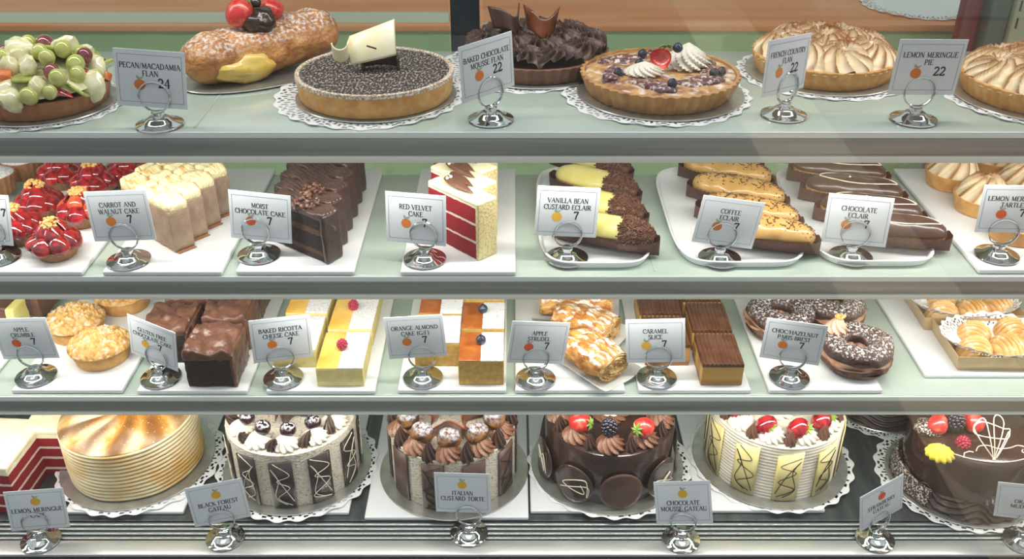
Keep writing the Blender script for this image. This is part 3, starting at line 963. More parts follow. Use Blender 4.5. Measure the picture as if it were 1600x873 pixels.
CARDS = [
 (['PECAN/MACADAMIA', 'FLAN'], '24', (-.475, 1.223, 1.191), (3, -5, 5), (250, 195), Z1, 'printed card reading Pecan/Macadamia Flan 24, on the top shelf', 'fruit_orange'),
 (['BAKED CHOCOLATE', 'MOUSSE FLAN'], '22', (-.033, 1.242, 1.201), (41, -1, -3), (767, 187), Z1, 'printed card reading Baked Chocolate Mousse Flan 22', 'fruit_orange'),
 (['FRENCH COUNTRY', 'FLAN'], '22', (.369, 1.26, 1.198), (38, -2, 3), (1224, 180), Z1, 'printed card reading French Country Flan 22', 'fruit_orange'),
 (['LEMON MERINGUE', 'PIE'], '22', (.551, 1.241, 1.201), (2, 2, 1), (1427, 187), Z1, 'printed card reading Lemon Meringue Pie 22', 'fruit_orange'),
 (None, '7', (-.769, 1.241, .977), (0, -11, 4), (-2, 402), Z2 + TR, 'price card cut off by the left edge, beside the strawberry tartlets', None),
 (['CARROT AND', 'WALNUT CAKE'], '7', (-.56, 1.23, .987), (-2, -6, -3), (202, 407), Z2 + TR, 'printed card reading Carrot and Walnut Cake 7', 'fruit_orange'),
 (['MOIST', 'CHOCOLATE CAKE'], '7', (-.364, 1.245, .978), (-5, -3, 4), (405, 398), Z2 + TR, 'printed card reading Moist Chocolate Cake 7', 'fruit_red'),
 (['RED VELVET', 'CAKE'], '7', (-.138, 1.233, .981), (-13, -9, -1), (664, 405), Z2 + TR, 'printed card reading Red Velvet Cake 7', 'fruit_orange'),
 (['VANILLA BEAN', 'CUSTARD ECLAIR'], '7', (.079, 1.237, .99), (3, -7, 4), (886, 403), Z2 + .003, 'printed card reading Vanilla Bean Custard Eclair 7', 'fruit_yellow'),
 (['COFFEE', 'ECLAIR'], '7', (.311, 1.235, .974), (0, 0, 8), (1124, 404), Z2 + .003, 'printed card reading Coffee Eclair 7', 'fruit_orange'),
 (['CHOCOLATE', 'ECLAIR'], '7', (.497, 1.236, .977), (-12, -6, 0), (1329, 401), Z2 + .003, 'printed card reading Chocolate Eclair 7', 'fruit_orange'),
 (['LEMON MERINGUE', 'TARTLET'], '7', (.718, 1.239, .993), (-9, 1, -3), (1557, 399), Z2 + TR, 'printed card reading Lemon Meringue Tartlet 7', 'fruit_red'),
 (['APPLE', 'CRUMBLE'], '7', (-.755, 1.237, .772), (-2, 1, -3), (57, 588), Z3 + TR, 'printed card reading Apple Crumble 7', 'fruit_red'),
 (['GLUTEN FREE', 'CHOCOLATE CAKE'], '7', (-.556, 1.234, .766), (-23, 0, 8), (252, 590), Z3 + TR, 'printed card reading Gluten Free Chocolate Cake 7', 'fruit_yellow'),
 (['BAKED RICOTTA', 'CHEESE CAKE'], '7', (-.356, 1.233, .774), (14, -3, 1), (443, 591), Z3 + TR, 'printed card reading Baked Ricotta Cheese Cake 7', 'fruit_orange'),
 (['ORANGE ALMOND', 'CAKE (G/F)'], '7', (-.149, 1.237, .775), (0, -1, -4), (661, 590), Z3 + TR, 'printed card reading Orange Almond Cake (G/F) 7', 'fruit_orange'),
 (['APPLE', 'STRUDEL'], '7', (.041, 1.233, .767), (8, -1, 7), (837, 592), Z3 + TR, 'printed card reading Apple Strudel 7', 'fruit_red'),
 (['CARAMEL', 'SLICE'], '7', (.222, 1.235, .769), (-6, -6, -5), (1026, 590), Z3 + TR, 'printed card reading Caramel Slice 7', 'fruit_yellow'),
 (['CHOC/HAZELNUT', 'PARIS BREST'], '7', (.435, 1.234, .768), (-12, 2, 2), (1233, 590), Z3 + TR, 'printed card reading Choc/Hazelnut Paris Brest 7', 'fruit_orange'),
 (['LEMON MERINGUE', 'CAKE'], '', (-.764, 1.147, .502), (9, -8, 2), (64, 847), Z4, 'printed card reading Lemon Meringue Cake, on the steel sill', 'fruit_yellow'),
 (['BLACK FOREST', 'GATEAU'], '', (-.472, 1.151, .513), (10, -8, -5), (352, 843), Z4, 'printed card reading Black Forest Gateau', 'fruit_yellow'),
 (['ITALIAN', 'CUSTARD TORTE'], '', (-.08, 1.166, .52), (-5, -8, -2), (733, 836), Z4, 'printed card reading Italian Custard Torte', 'fruit_yellow'),
 (['CHOCOLATE', 'MOUSSE GATEAU'], '', (.274, 1.147, .517), (-10, -16, -9), (1064, 846), Z4, 'printed card reading Chocolate Mousse Gateau', 'fruit_yellow'),
 (['STRAWBERRY', 'GATEAU'], '', (.595, 1.154, .51), (26, -4, -9), (1367, 845), Z4, 'printed card reading Strawberry Gateau', 'fruit_red'),
 (['ORANGE', 'MUD CAKE'], '', (.825, 1.148, .517), (-18, 4, -8), (1598, 848), Z4, 'printed card cut off by the right edge, in front of the mud cake', None),
]
for n, (lines, price, c, ang, b, z, lab, fr) in enumerate(CARDS):
    # the last card is cut by the frame: only the start of its words is legible
    bot = z == Z4
    bp = P(b[0], b[1] - (3 if z == Z4 else 0), z + .001)
    # the card stands in the slot of the ring: bring its plane through the ring's centre
    nrm = Matrix.Rotation(R_(ang[0]), 4, 'Z') @ Matrix.Rotation(R_(ang[1]), 4, 'X') @ Vector((0, -1, 0))
    ringc = Vector((bp.x, bp.y, z + .0395))
    cm_ = Vector((0, 0, CAMH))
    kk = (ringc - cm_).dot(nrm) / (Vector(c) - cm_).dot(nrm)
    c = tuple(cm_ + (Vector(c) - cm_) * kk)
    if lines is None:
        cd = price_card(n, ['', ''], '', c, ang, lab, fruit=None)
        m = M(); text(m, '7', .036, .006, .0115, .03, bold=True); O('lettering', m, 'ink', cd, smooth=False)
    else:
        cd = price_card(n, lines, price, c, ang, lab, bottom=bot, fruit=fr)
    holder(bp.x, bp.y, z + .0004, R_(ang[0]), c, 'chrome ring card holder under the ' + ('card cut off by the left edge' if lines is None else ' '.join(x.capitalize() for x in (' '.join(lines)).split()) + ' card'))


# ------------------------------------------------------------------ top shelf
def rr(a, b): return random.uniform(a, b)


# fruit flan, far left
x, y, r = rnd(-28, 176, 200, Z1)
doily(x, y, Z1 + .0002, r * 1.18, 'paper doily under the fruit flan, at the left end of the top shelf')
board(x, y, Z1 + .0022, r * 1.04, 'silver board under the fruit flan')
t = T('fruit_flan', 'fruit flan heaped with grapes, melon and pear on a pastry crust', 'flan', (x, y, Z1 + .0042))
shell(t, r * .9, r * .97, .026, 36, 'crust_brown', amp=.012)
O('cream_filling', M().disc(r * .955, 8, 60, lambda a, b: (.024 + .035 * (1 - (a * a + b * b) / (r * r)) ** .6, 0)), 'pear', t)
kinds = ['grape', 'pear', 'kiwi', 'red_grape', 'grape', 'melon', 'pear', 'pear', 'grape', 'glazed_half', 'kiwi', 'grape']
k = 0
for ring, (rad, cnt, zz) in enumerate(((r * .90, 24, .032), (r * .80, 17, .042), (r * .68, 14, .052), (r * .46, 11, .064), (r * .25, 6, .070), (0, 1, .074))):
    for i in range(cnt):
        a = 2 * PI * (i + .5 * (ring % 2)) / cnt + rr(-.1, .1)
        kd = kinds[(k * 5 + ring) % len(kinds)]; k += 1
        top(kd, t, (rad * math.cos(a), rad * math.sin(a), zz + rr(-.004, .004)), (rr(-.7, .7), rr(-.5, .5), a + rr(-.6, .6)), rr(1.0, 1.3))

# puff pastry log with berries
A, B = P(318, 150, Z1), P(528, 104, Z1)
mid = (A + B) / 2; L = (B - A).length + .03; ang = math.atan2(B.y - A.y, B.x - A.x)
bx, by, br = rnd(300, 540, 152, Z1)
t = T('custard_pastry_log', 'thick sugar-dusted puff pastry log filled with custard, berries on top', 'pastry', (mid.x - .02, mid.y + .035, Z1 + .0042), ang)
bo = board(mid.x - .02, mid.y + .035, Z1 + .0022, .105, 'silver board under the custard pastry log')
bo.scale = (1.25, .72, 1); bo.rotation_euler.z = ang
def logf(u, v):
    s_ = (v - .5) * 2
    env = (1 - abs(s_) ** 7) ** .5
    th = u * 2 * PI
    k = 1 + (.03 + .06 * max(0, s_)) * math.sin(v * 46 + 2 * math.cos(th)) * max(0, math.sin(th)) + .09 * noise.noise(Vector((v * 6, math.cos(th) * 2, math.sin(th) * 2)))
    hy, hz = .046 * env * k, .037 * env * k
    return (s_ * L / 2, math.cos(th) * hy, .036 + max(-.0355, math.sin(th) * hz - .001) + .012 * (s_ > 0) * s_)
O('pastry_crust', M().grid(56, 64, logf, cu=True), 'strudel_log', t)
O('custard_filling', M().blob((-.040, -.034, .024), .052, .019, .021, 28, 14, amp=.3), 'custard', t)
top('strawberry', t, (-.048, -.006, .080), (0, .85, 0), 1.5)
top('strawberry', t, (.044, .002, .088), (0, -1.5, 0), 1.3)
O('chocolate_dip', M().blob((0, 0, 0), .027, .021, .019, 24, 14, amp=.25), 'dark_choc', t, loc=(-.004, -.014, .082))
top('grape', t, (-.002, -.004, .098), (0, 0, 0), .9, name='chocolate_berry').data = shared('chocberry', lambda: M().blob((0, 0, .008), .009, .009, .009, 16, 12), ['dark_choc'])
top('leaves', t, (-.016, .0, .108), (0, .8, 0), 1.1)

# chocolate dusted tart with a white chocolate curl
x, y, r = rnd(467, 710, 194, Z1)
doily(x - .01, y, Z1 + .0002, r * 1.2, 'paper doily under the dusted chocolate tart', rz=.3)
board(x, y, Z1 + .0022, r * 1.02, 'silver board under the dusted chocolate tart')
t = T('chocolate_tart', 'smooth-sided chocolate tart dusted with sugar, topped by a white chocolate curl', 'tart', (x, y, Z1 + .0042))
hh = .034
shell(t, r * .965, r, hh, 0, 'crust_gold', amp=0, wall=.006, n=90)
O('crust_rim', M().lathe([(r - .007, hh - .004), (r - .006, hh + .001), (r - .003, hh + .0022), (r, hh + .001), (r + .0005, hh - .004)], 90), 'crust_rim', t)
O('chocolate_filling', M().disc(r - .0062, 6, 60, lambda a, b: (hh - .0008 + .0006 * noise.noise(Vector((a * 90, b * 90, 0))), 0)), 'choc_dusted', t)
def curl(u, v):
    a = -1.9 + u * 3.9
    rad = .024 * (1 + .25 * u)
    wv = .030 * (v - .5) * (1.2 - .3 * u)
    return (-.012 + .03 * u + rad * math.sin(a) * .55, wv * 1.3 + .004 * math.sin(u * 3), .020 + .019 * u - rad * math.cos(a) * .6 - .0 + .004 * v)
def curl2(u, v):
    # a wide ribbon standing up, its lower left edge rolled outwards
    s_ = u
    if s_ < .35:
        a = (s_ / .35) * PI
        return (-.046 + .012 * math.cos(PI - a) + .0, -.004 - .012 * v, .026 - .010 * math.sin(a) + .018 * v)
    q = (s_ - .35) / .65
    return (-.034 + .066 * q, -.004 - .014 * math.sin(q * PI) - .012 * v + .022 * v * v, .012 + .012 * q + (.040 + .010 * q) * v)
cm = M().grid(36, 12, curl2)
c_ = O('white_chocolate_curl', cm, 'white_choc', t, loc=(.0, .0, hh - .004), rot=(-.25, 0, .1))
md = c_.modifiers.new('thick', 'SOLIDIFY'); md.thickness = .002
def dcurl(u, v):
    a = -.4 + u * 4.2
    return (.028 * math.cos(a), .02 * math.sin(a), .001 + .019 * v)
c_ = O('dark_chocolate_curl', M().grid(30, 4, dcurl), 'dark_choc', t, loc=(.008, .004, hh))
md = c_.modifiers.new('thick', 'SOLIDIFY'); md.thickness = .002
tk = O('chocolate_fleck', M().add([(-.003, 0, 0), (.012, 0, -.004), (-.001, 0, .007)], [(0, 1, 2)]) and None or M().box(-.006, .008, -.0006, .0006, -.001, .001), 'dark_choc', t, loc=(.0, -.021, hh + .040), rot=(0, .3, 0))

# piped dark chocolate flan
x, y, r = rnd(726, 949, 141, Z1)
y = min(y, 1.54 - r * .0)
doily(x - .02, y, Z1 + .0002, r * 1.14, 'paper doily under the piped dark chocolate flan', rz=.2)
board(x, y, Z1 + .0022, r * 1.03, 'silver board under the piped dark chocolate flan')
t = T('piped_chocolate_flan', 'dark chocolate flan covered in piped ripples with chocolate curls on top', 'flan', (x, y, Z1 + .0042))
shell(t, r * .93, r, .026, 44, 'crust_choc', amp=.014)
C = []
for i in range(9):
    a = 2 * PI * i / 9 + .2; C.append((.70 * r * math.cos(a), .70 * r * math.sin(a), r * .38, .030, 12, 1.7))
for i in range(5):
    a = 2 * PI * i / 5; C.append((.34 * r * math.cos(a), .34 * r * math.sin(a), r * .38, .036, 12, -1.7))
O('chocolate_ripples', M().disc(r * .975, 110, 360, lambda a, b: (.0275 + .8 * swirlh(a, b, C)[0], swirlh(a, b, C)[1])), 'choc_pipe', t)
def sh(w0, h0, bend):
    def f(u, v):
        return ((u - .5) * w0 * (1 + .35 * v), bend * ((u - .5) * 2) ** 2 * .03 + .01 * v, h0 * v * (1 + .35 * abs(u - .5) * 2) + .006 * math.sin(u * 6))
    return f
for (lx, ly, rz_, mm, w0, h0) in ((.004, -.03, -.1, 'choc_shard', .042, .026), (-.034, -.01, .5, 'mousse_disc', .042, .024)):
    c_ = O('chocolate_curl', M().grid(16, 8, sh(w0, h0, 1)), mm, t, loc=(lx, ly, .05), rot=(.15, 0, rz_))
    md = c_.modifiers.new('thick', 'SOLIDIFY'); md.thickness = .0018

# fig and berry flan
x, y, r = rnd(907, 1150, 190, Z1)
doily(x - .004, y, Z1 + .0002, r * 1.2, 'paper doily under the berry frangipane flan', rz=.6)
board(x + .002, y, Z1 + .0022, r * 1.06, 'silver board under the berry frangipane flan')
t = T('berry_flan', 'fluted frangipane flan with cream, a halved strawberry and blueberries', 'flan', (x, y, Z1 + .0042))
shell(t, r * .9, r, .03, 46, 'crust', amp=.02)
def ff(a, b):
    d = math.hypot(a, b) / r
    n_ = noise.noise(Vector((a * 45, b * 45, 2)))
    return .025 + .006 * (1 - d ** 4) + .0035 * n_, max(0, n_) * .4
O('frangipane_filling', M().disc(r * .955, 34, 90, ff), 'flan_fill', t)
for i in range(6):
    a = 2 * PI * i / 6 + .25
    m = M().blob((0, 0, 0), .038, .016, .008, 20, 10, amp=.3, seed=i)
    O('fig_slice', m, 'fig_fill', t, loc=(.62 * r * math.cos(a), .62 * r * math.sin(a), .029), rot=(0, 0, a + 1.1))
for (lx, ly) in ((-.03, .014), (.03, .03), (.005, -.075), (-.065, -.03), (.07, -.03), (-.02, .06), (.082, -.024)):
    top('blueberry', t, (lx, ly, .031), (.2, .2, 0), .95)
O('cream_rosette', M().kiss((0, 0, 0), .026, .018, 12, .8, .14, nu=84), 'cream', t, loc=(-.026, -.022, .033), scale=(1.1, .8, 1))
O('cream_rosette', M().kiss((0, 0, 0), .034, .034, 12, .9, .14, nu=84), 'cream', t, loc=(.042, .022, .031))
st = O('halved_strawberry', shared('cutstraw', b_half_straw, ['strawberry_flesh']), None, t, loc=(-.002, -.014, .050), rot=(-2.1, 0, .1), scale=(1.25, 1.15, 1.0))
top('leaves', t, (.006, -.004, .066), (-.5, 0, 0), 1.0)
top('blueberry', t, (.022, -.004, .058), (0, 0, 0), 1.0)

# two meringue pies
def mer_pie(px0, px1, yf, label, seed, domeH, dn):
    x, y, r = rnd(px0, px1, yf, Z1)
    doily(x, y, Z1 + .0002, r * 1.16, 'paper doily under the ' + dn, rz=seed)
    board(x, y, Z1 + .0022, r * 1.04, 'silver board under the ' + dn)
    t = T('meringue_pie', label, 'pie', (x, y, Z1 + .0042))
    shell(t, r * .9, r * .98, .030, 46, 'crust_gold', amp=.012)
    rs = random.Random(seed)
    C = []
    for i in range(7):
        a = 2 * PI * i / 7 + seed; C.append((.60 * r * math.cos(a), .60 * r * math.sin(a), r * .40, .036, rs.choice((11, 13)), rs.choice((-1, 1)) * 1.8))
    for i in range(3):
        a = 2 * PI * i / 3; C.append((.22 * r * math.cos(a), .22 * r * math.sin(a), r * .44, .042, 12, 1.8))
    def hf(a, b):
        d = math.hypot(a, b) / r
        h, at = swirlh(a, b, C)
        return .024 + (domeH) * max(0, 1 - (d / .98) ** 2.4) + h * .62, at
    O('meringue_top', M().disc(r * .97, 120, 400, hf), 'meringue', t)
    return t
mer_pie(1171, 1396, 152, 'swirled toasted meringue pie behind the French Country Flan card', 3, .020, 'meringue pie behind the French Country Flan card')
mer_pie(1497, 1748, 197, 'lemon meringue pie at the right end of the top shelf, cut by the frame', 5, .018, 'meringue pie at the right end')

# ------------------------------------------------------------------ second shelf
ZS = Z2 + TR + .0003
def nuts_mesh(n, R, H):
    m = M()
    for _ in range(n):
        a, d = rr(0, 2 * PI), R * rr(0, 1) ** .5
        s_ = rr(.0015, .0032)
        m2 = M().rb(s_ * 2, s_ * 1.6, s_ * 1.4, s_ * .4, (1, 1, 1))
        m.merge(m2, Matrix.Translation((d * math.cos(a), d * math.sin(a), H * (1 - (d / R) ** 2) + rr(0, .0015))) @ Euler((rr(0, 3), rr(0, 3), rr(0, 3))).to_matrix().to_4x4())
    return m


def straw_tartlet(cx, yf, wpx, label, rz, k):
    x, y, r = rnd(cx - wpx / 2, cx + wpx / 2, yf, ZS)
    t = T('strawberry_tartlet', label, 'tartlet', (x, y, ZS), rz, 'strawberry tartlets on the second shelf')
    O('tart_crust', shared('tl_crust', lambda: M().lathe([(0, 0), (.024, 0), (.026, .001, .03), (.036, .018, .03), (.0365, .019, .03), (.034, .0185), (.032, .014), (0, .014)], 120, 20), ['crust_brown']), None, t)
    O('cream_layer', shared('tl_cream', lambda: M().disc(.032, 6, 30, lambda a, b: (.0145 + .018 * (1 - (a * a + b * b) / .032 ** 2), 0), skirt=.012), ['cream']), None, t)
    rs_ = random.Random(k + 11)
    for ring, (n_, rd, zz, tl, sc_) in enumerate(((7, .0235, .027, -.75, 1.25), (4, .0110, .040, -.45, 1.2))):
        for i in range(n_):
            a = 2 * PI * (i + .5 * ring) / n_ + rs_.uniform(-.12, .12)
            kd = 'glazed_peach' if (k in (1, 3) and i % 3 == 1) else 'glazed_half'
            q = top(kd, t, (rd * math.cos(a), rd * math.sin(a), zz + rs_.uniform(-.0015, .002)), (0, 0, 0), sc_ * rs_.uniform(.9, 1.1))
            q.rotation_mode = 'QUATERNION'
            q.rotation_quaternion = (Matrix.Rotation(a + PI / 2, 4, 'Z') @ Matrix.Rotation(PI / 2 + tl + rs_.uniform(-.2, .2), 4, 'X') @ Matrix.Rotation(rs_.uniform(-.35, .35), 4, 'Y')).to_quaternion()
    O('chopped_nuts', shared('tl_nuts%d' % (k % 2), lambda: nuts_mesh(70, .0135, .006), ['nuts']), None, t, loc=(0, 0, .0515), kind='stuff')
    return t


SL = ['front strawberry tartlet, topped with chopped nuts, nearest the shelf edge',
      'glazed strawberry tartlet beside the card cut off by the left edge',
      'bright red strawberry tartlet in the second row, behind the front one',
      'orange-red strawberry tartlet beside the carrot cake card',
      'glazed strawberry tartlet in the back row, left of the others',
      'glazed strawberry tartlet in the back row, behind the orange-red one',
      'glazed strawberry tartlet in the back row, next to the carrot cake']
for k, (cx, yf, wp) in enumerate(((91, 418, 82), (30, 394, 80), (66, 352, 74), (133, 364, 74), (100, 303, 66), (152, 316, 68), (203, 300, 64))):
    straw_tartlet(cx, yf, wp, SL[k], k * .7, k)
for k, (cx, yf) in enumerate(((-4, 312), (40, 287))):
    x, y, r = rnd(cx - 32, cx + 32, yf, ZS)
    t = T('sugared_tartlet', ('sugar-dusted tartlet at the left edge of the second shelf', 'sugar-dusted tartlet standing behind the one at the left edge')[k], 'tartlet', (x, y, ZS), 0, 'sugared tartlets')
    O('tart_crust', M().lathe([(0, 0), (.027, 0), (.029, .001, .03), (.035, .032, .03), (.034, .033), (.032, .03), (0, .03)], 120, 20), 'crust_brown', t)
    O('sugared_top', M().disc(.0325, 8, 40, lambda a, b: (.031 + .010 * (1 - (a * a + b * b) / .0325 ** 2) + .001 * noise.noise(Vector((a * 200, b * 200, k))), 0)), 'icing_sugar', t)


def corner_block(A, Bp, Cp, ytop, z):
    """box from its nearest bottom corner A, the left corner B, the right corner C (pixels)"""
    a, b, c = P(*A, z), P(*Bp, z), P(*Cp, z)
    e1 = b - a; L1 = e1.length; e1.normalize()
    L2 = abs((c - a).cross(e1).z)
    h = HT(A[0], A[1], ytop, z)
    ang = math.atan2(-e1.y, -e1.x)      # x axis runs from B to A
    return a, L1, L2, h, ang


# carrot and walnut cake: slices side by side
a, L1, L2, h, ang = corner_block((275, 396), (201, 352), (312, 372), 324, ZS)
sh_ = P(297, 377, ZS) - a
ax_ = Vector((math.cos(ang), math.sin(ang), 0))
L2 = min(L2, abs(ax_.cross(sh_).z) - .0015)
for k in range(4):
    off = sh_ * k
    t = T('carrot_cake_slice', ('front carrot and walnut cake slice with cream cheese frosting', 'second carrot and walnut cake slice, behind the front one', 'third carrot and walnut cake slice, behind two others', 'rearmost carrot and walnut cake slice, against the back of the tray')[k], 'cake slice', (a.x + off.x, a.y + off.y, ZS + .002), ang, 'carrot cake slices')
    O('sponge', M().rb(L1, L2, h - .012, .002, (10, 5, 8), c=(-L1 / 2, L2 / 2, (h - .012) / 2), disp=lambda p: (p[0], p[1] + .0012 * noise.noise(Vector(p) * 60), p[2])), 'carrot_side', t)
    def df(p):
        w_ = .0028 * math.sin(p[0] * 260 + 2 * noise.noise(Vector(p) * 30)) if p[2] > 0 else 0
        return (p[0], p[1], p[2] + w_ + (.004 * noise.noise(Vector(p) * 40) if p[2] > 0 else .002 * noise.noise(Vector(p) * 80)))
    O('frosting', M().rb(L1 + .001, L2 + .001, .018, .006, (34, 8, 2), c=(-L1 / 2, L2 / 2, h - .006), disp=df), 'carrot_frost', t)
    O('cake_paper', M().rb(L1 + .012, L2 * .9, .0012, .0004, (4, 4, 1), c=(-L1 / 2, L2 / 2, -.0009)), 'crust_brown', t)

# moist chocolate cake
a, L1, L2, h, ang = corner_block((511, 414), (427, 378), (541, 397), 340, ZS)
L2 = min(L2, .0335)
ML = ['front moist chocolate cake slice, its dark layers facing the glass', 'second moist chocolate cake slice, just behind the front one', 'third moist chocolate cake slice from the front',
      'fourth moist chocolate cake slice from the front', 'fifth moist chocolate cake slice from the front', 'rearmost moist chocolate cake slice in the row']
mpos = [(0, 0), (8, -22), (16, -45), (24, -66), (31, -88), (37, -108)]
for k, (dx, dy) in enumerate(mpos):
    q = P(511 + dx * 1.15, 414 + dy * .98, ZS)
    t = T('chocolate_cake_slice', ML[k], 'cake slice', (q.x, q.y, ZS), ang + .02 * k, 'moist chocolate cake slices')
    O('layered_sponge', M().rb(L1, L2 * .84, h - .006, .003, (12, 6, 10), c=(-L1 / 2 - .004, L2 * .5 - .001, (h - .006) / 2), disp=lambda p: (p[0], p[1] + .002 * noise.noise(Vector(p) * 90), p[2])), 'moist_inner', t)
    def dsh(p):
        return (p[0] + .002 * noise.noise(Vector(p) * 45), p[1], p[2])
    O('frosted_end', M().rb(.009, L2, h, .0035, (2, 8, 12), c=(-.0035, L2 / 2, h / 2), disp=dsh), 'moist_frost', t)
    def dtp(p):
        s_ = math.hypot(p[0] - .01, p[1] * 1.6)
        return (p[0], p[1], p[2] + ((.0022 * math.sin(p[1] * 900 + p[0] * 180) * (1 if abs(p[0] + .01) < .035 else .2) + .003 * noise.noise(Vector(p) * 50)) if p[2] > 0 else 0))
    O('frosting', M().rb(L1, L2, .012, .004, (24, 22, 2), c=(-L1 / 2, L2 / 2, h - .004), disp=dtp), 'moist_frost', t)
    if k < 2:
        O('chocolate_flakes', nuts_mesh(30, .02, .001), 'milk_choc', t, loc=(-.05, L2 * .5, h + .003), kind='stuff')

# red velvet slices
a, L1, L2, h, ang = corner_block((749, 408), (672, 368), (776, 395), 320, ZS)
for k in range(4):
    off = Vector((0, 1, 0)) * (L2 + .002) / math.cos(ang) * k
    t = T('red_velvet_slice', ('front red velvet cake slice, three red layers facing the glass', 'second red velvet cake slice behind the front one', 'third red velvet cake slice, mostly under the shelf above', 'rearmost red velvet cake slice on the tray')[k], 'cake slice', (a.x + off.x, a.y + off.y, ZS), ang, 'red velvet cake slices')
    O('layered_sponge', M().rb(L1 - .006, L2 - .001, h - .005, .0015, (14, 4, 12), c=(-L1 / 2 - .003, L2 / 2, (h - .005) / 2), disp=lambda p: (p[0], p[1] + .0012 * noise.noise(Vector(p) * 120), p[2])), 'red_velvet', t)
    O('cream_side', M().rb(.007, L2 + .001, h, .002, (1, 4, 8), c=(-.0035, L2 / 2, h / 2)), 'velvet_side', t)
    O('frosting', M().rb(L1, L2 + .001, .008, .003, (12, 6, 1), c=(-L1 / 2, L2 / 2, h - .002), disp=lambda p: (p[0], p[1], p[2] + .0012 * noise.noise(Vector(p) * 70))), 'velvet_cream', t)
    def drop(u, v):
        th = u * 2 * PI
        w_ = .011 * (math.sin(PI * min(1, .12 + v * .9)) ** .8) * (1 - .55 * v)
        w_ *= 1 + .16 * math.cos(6 * th)
        return (-.030 + .062 * v, w_ * math.cos(th), .002 + max(0, .5 * w_ * math.sin(th)) + .006 * (1 - v))
    if k < 3:
        O('chocolate_piping', shared('velvet_drop', lambda: M().grid(28, 18, drop, cu=True), ['milk_choc']), None, t, loc=(-L1 * .50, L2 * .42, h + .002), rot=(0, 0, .0))
        O('chocolate_piping', shared('velvet_drop', None, None), None, t, loc=(-L1 * .62, L2 * .9, h + .002), rot=(0, 0, -.05), scale=.85)
        for q in range(2):
            O('sugar_pearl', shared('pearl_', lambda: M().blob((0, 0, 0), .0026), ['pearl']), None, t, loc=(-L1 * .50 - .022, L2 * .42 - .005 + q * .007, h + .013))

# eclairs
def eclair_wrap(L, W):
    m = M()
    def f(u, v):
        # boat of pleated paper
        s_ = (v - .5) * 2
        env = (1 - abs(s_) ** 3.2) ** .5
        t = (u - .5) * 2
        ww = (W * .5 + .0045) * env
        z = .0006 + .027 * abs(t) ** 2.2 + .0012 * math.sin(v * 150) * abs(t)
        return (s_ * (L / 2 + .006), t * ww * (1 + .04 * math.sin(v * 150)), z)
    m.grid(10, 90, f)
    return m


def eclair_body(L, W, H):
    def f(u, v):
        s_ = (v - .5) * 2
        env = max(0, 1 - abs(s_) ** 3.4) ** .5
        th = u * 2 * PI
        n_ = 1 + .07 * noise.noise(Vector((v * 7, math.cos(th), math.sin(th))))
        return (s_ * L / 2, math.cos(th) * W / 2 * env * n_, H * .42 + math.sin(th) * H * .42 * env * n_)
    return M().grid(24, 36, f, cu=True)


def eclair_ice(L, W, H, rough):
    def f(u, v):
        s_ = (v - .5) * 2
        env = max(0, 1 - abs(s_) ** 3.6) ** .5
        th = -.12 + u * (PI + .24)
        n_ = 1 + rough * noise.noise(Vector((v * 9, math.cos(th) * 1.3, math.sin(th) + 4)))
        e = 1.06 + .0 * s_
        return (s_ * L / 2 * 1.0, math.cos(th) * W / 2 * env * e * n_, H * .44 + max(-.004, math.sin(th)) * H * .50 * env * n_ + .0015)
    return M().grid(24, 36, f)


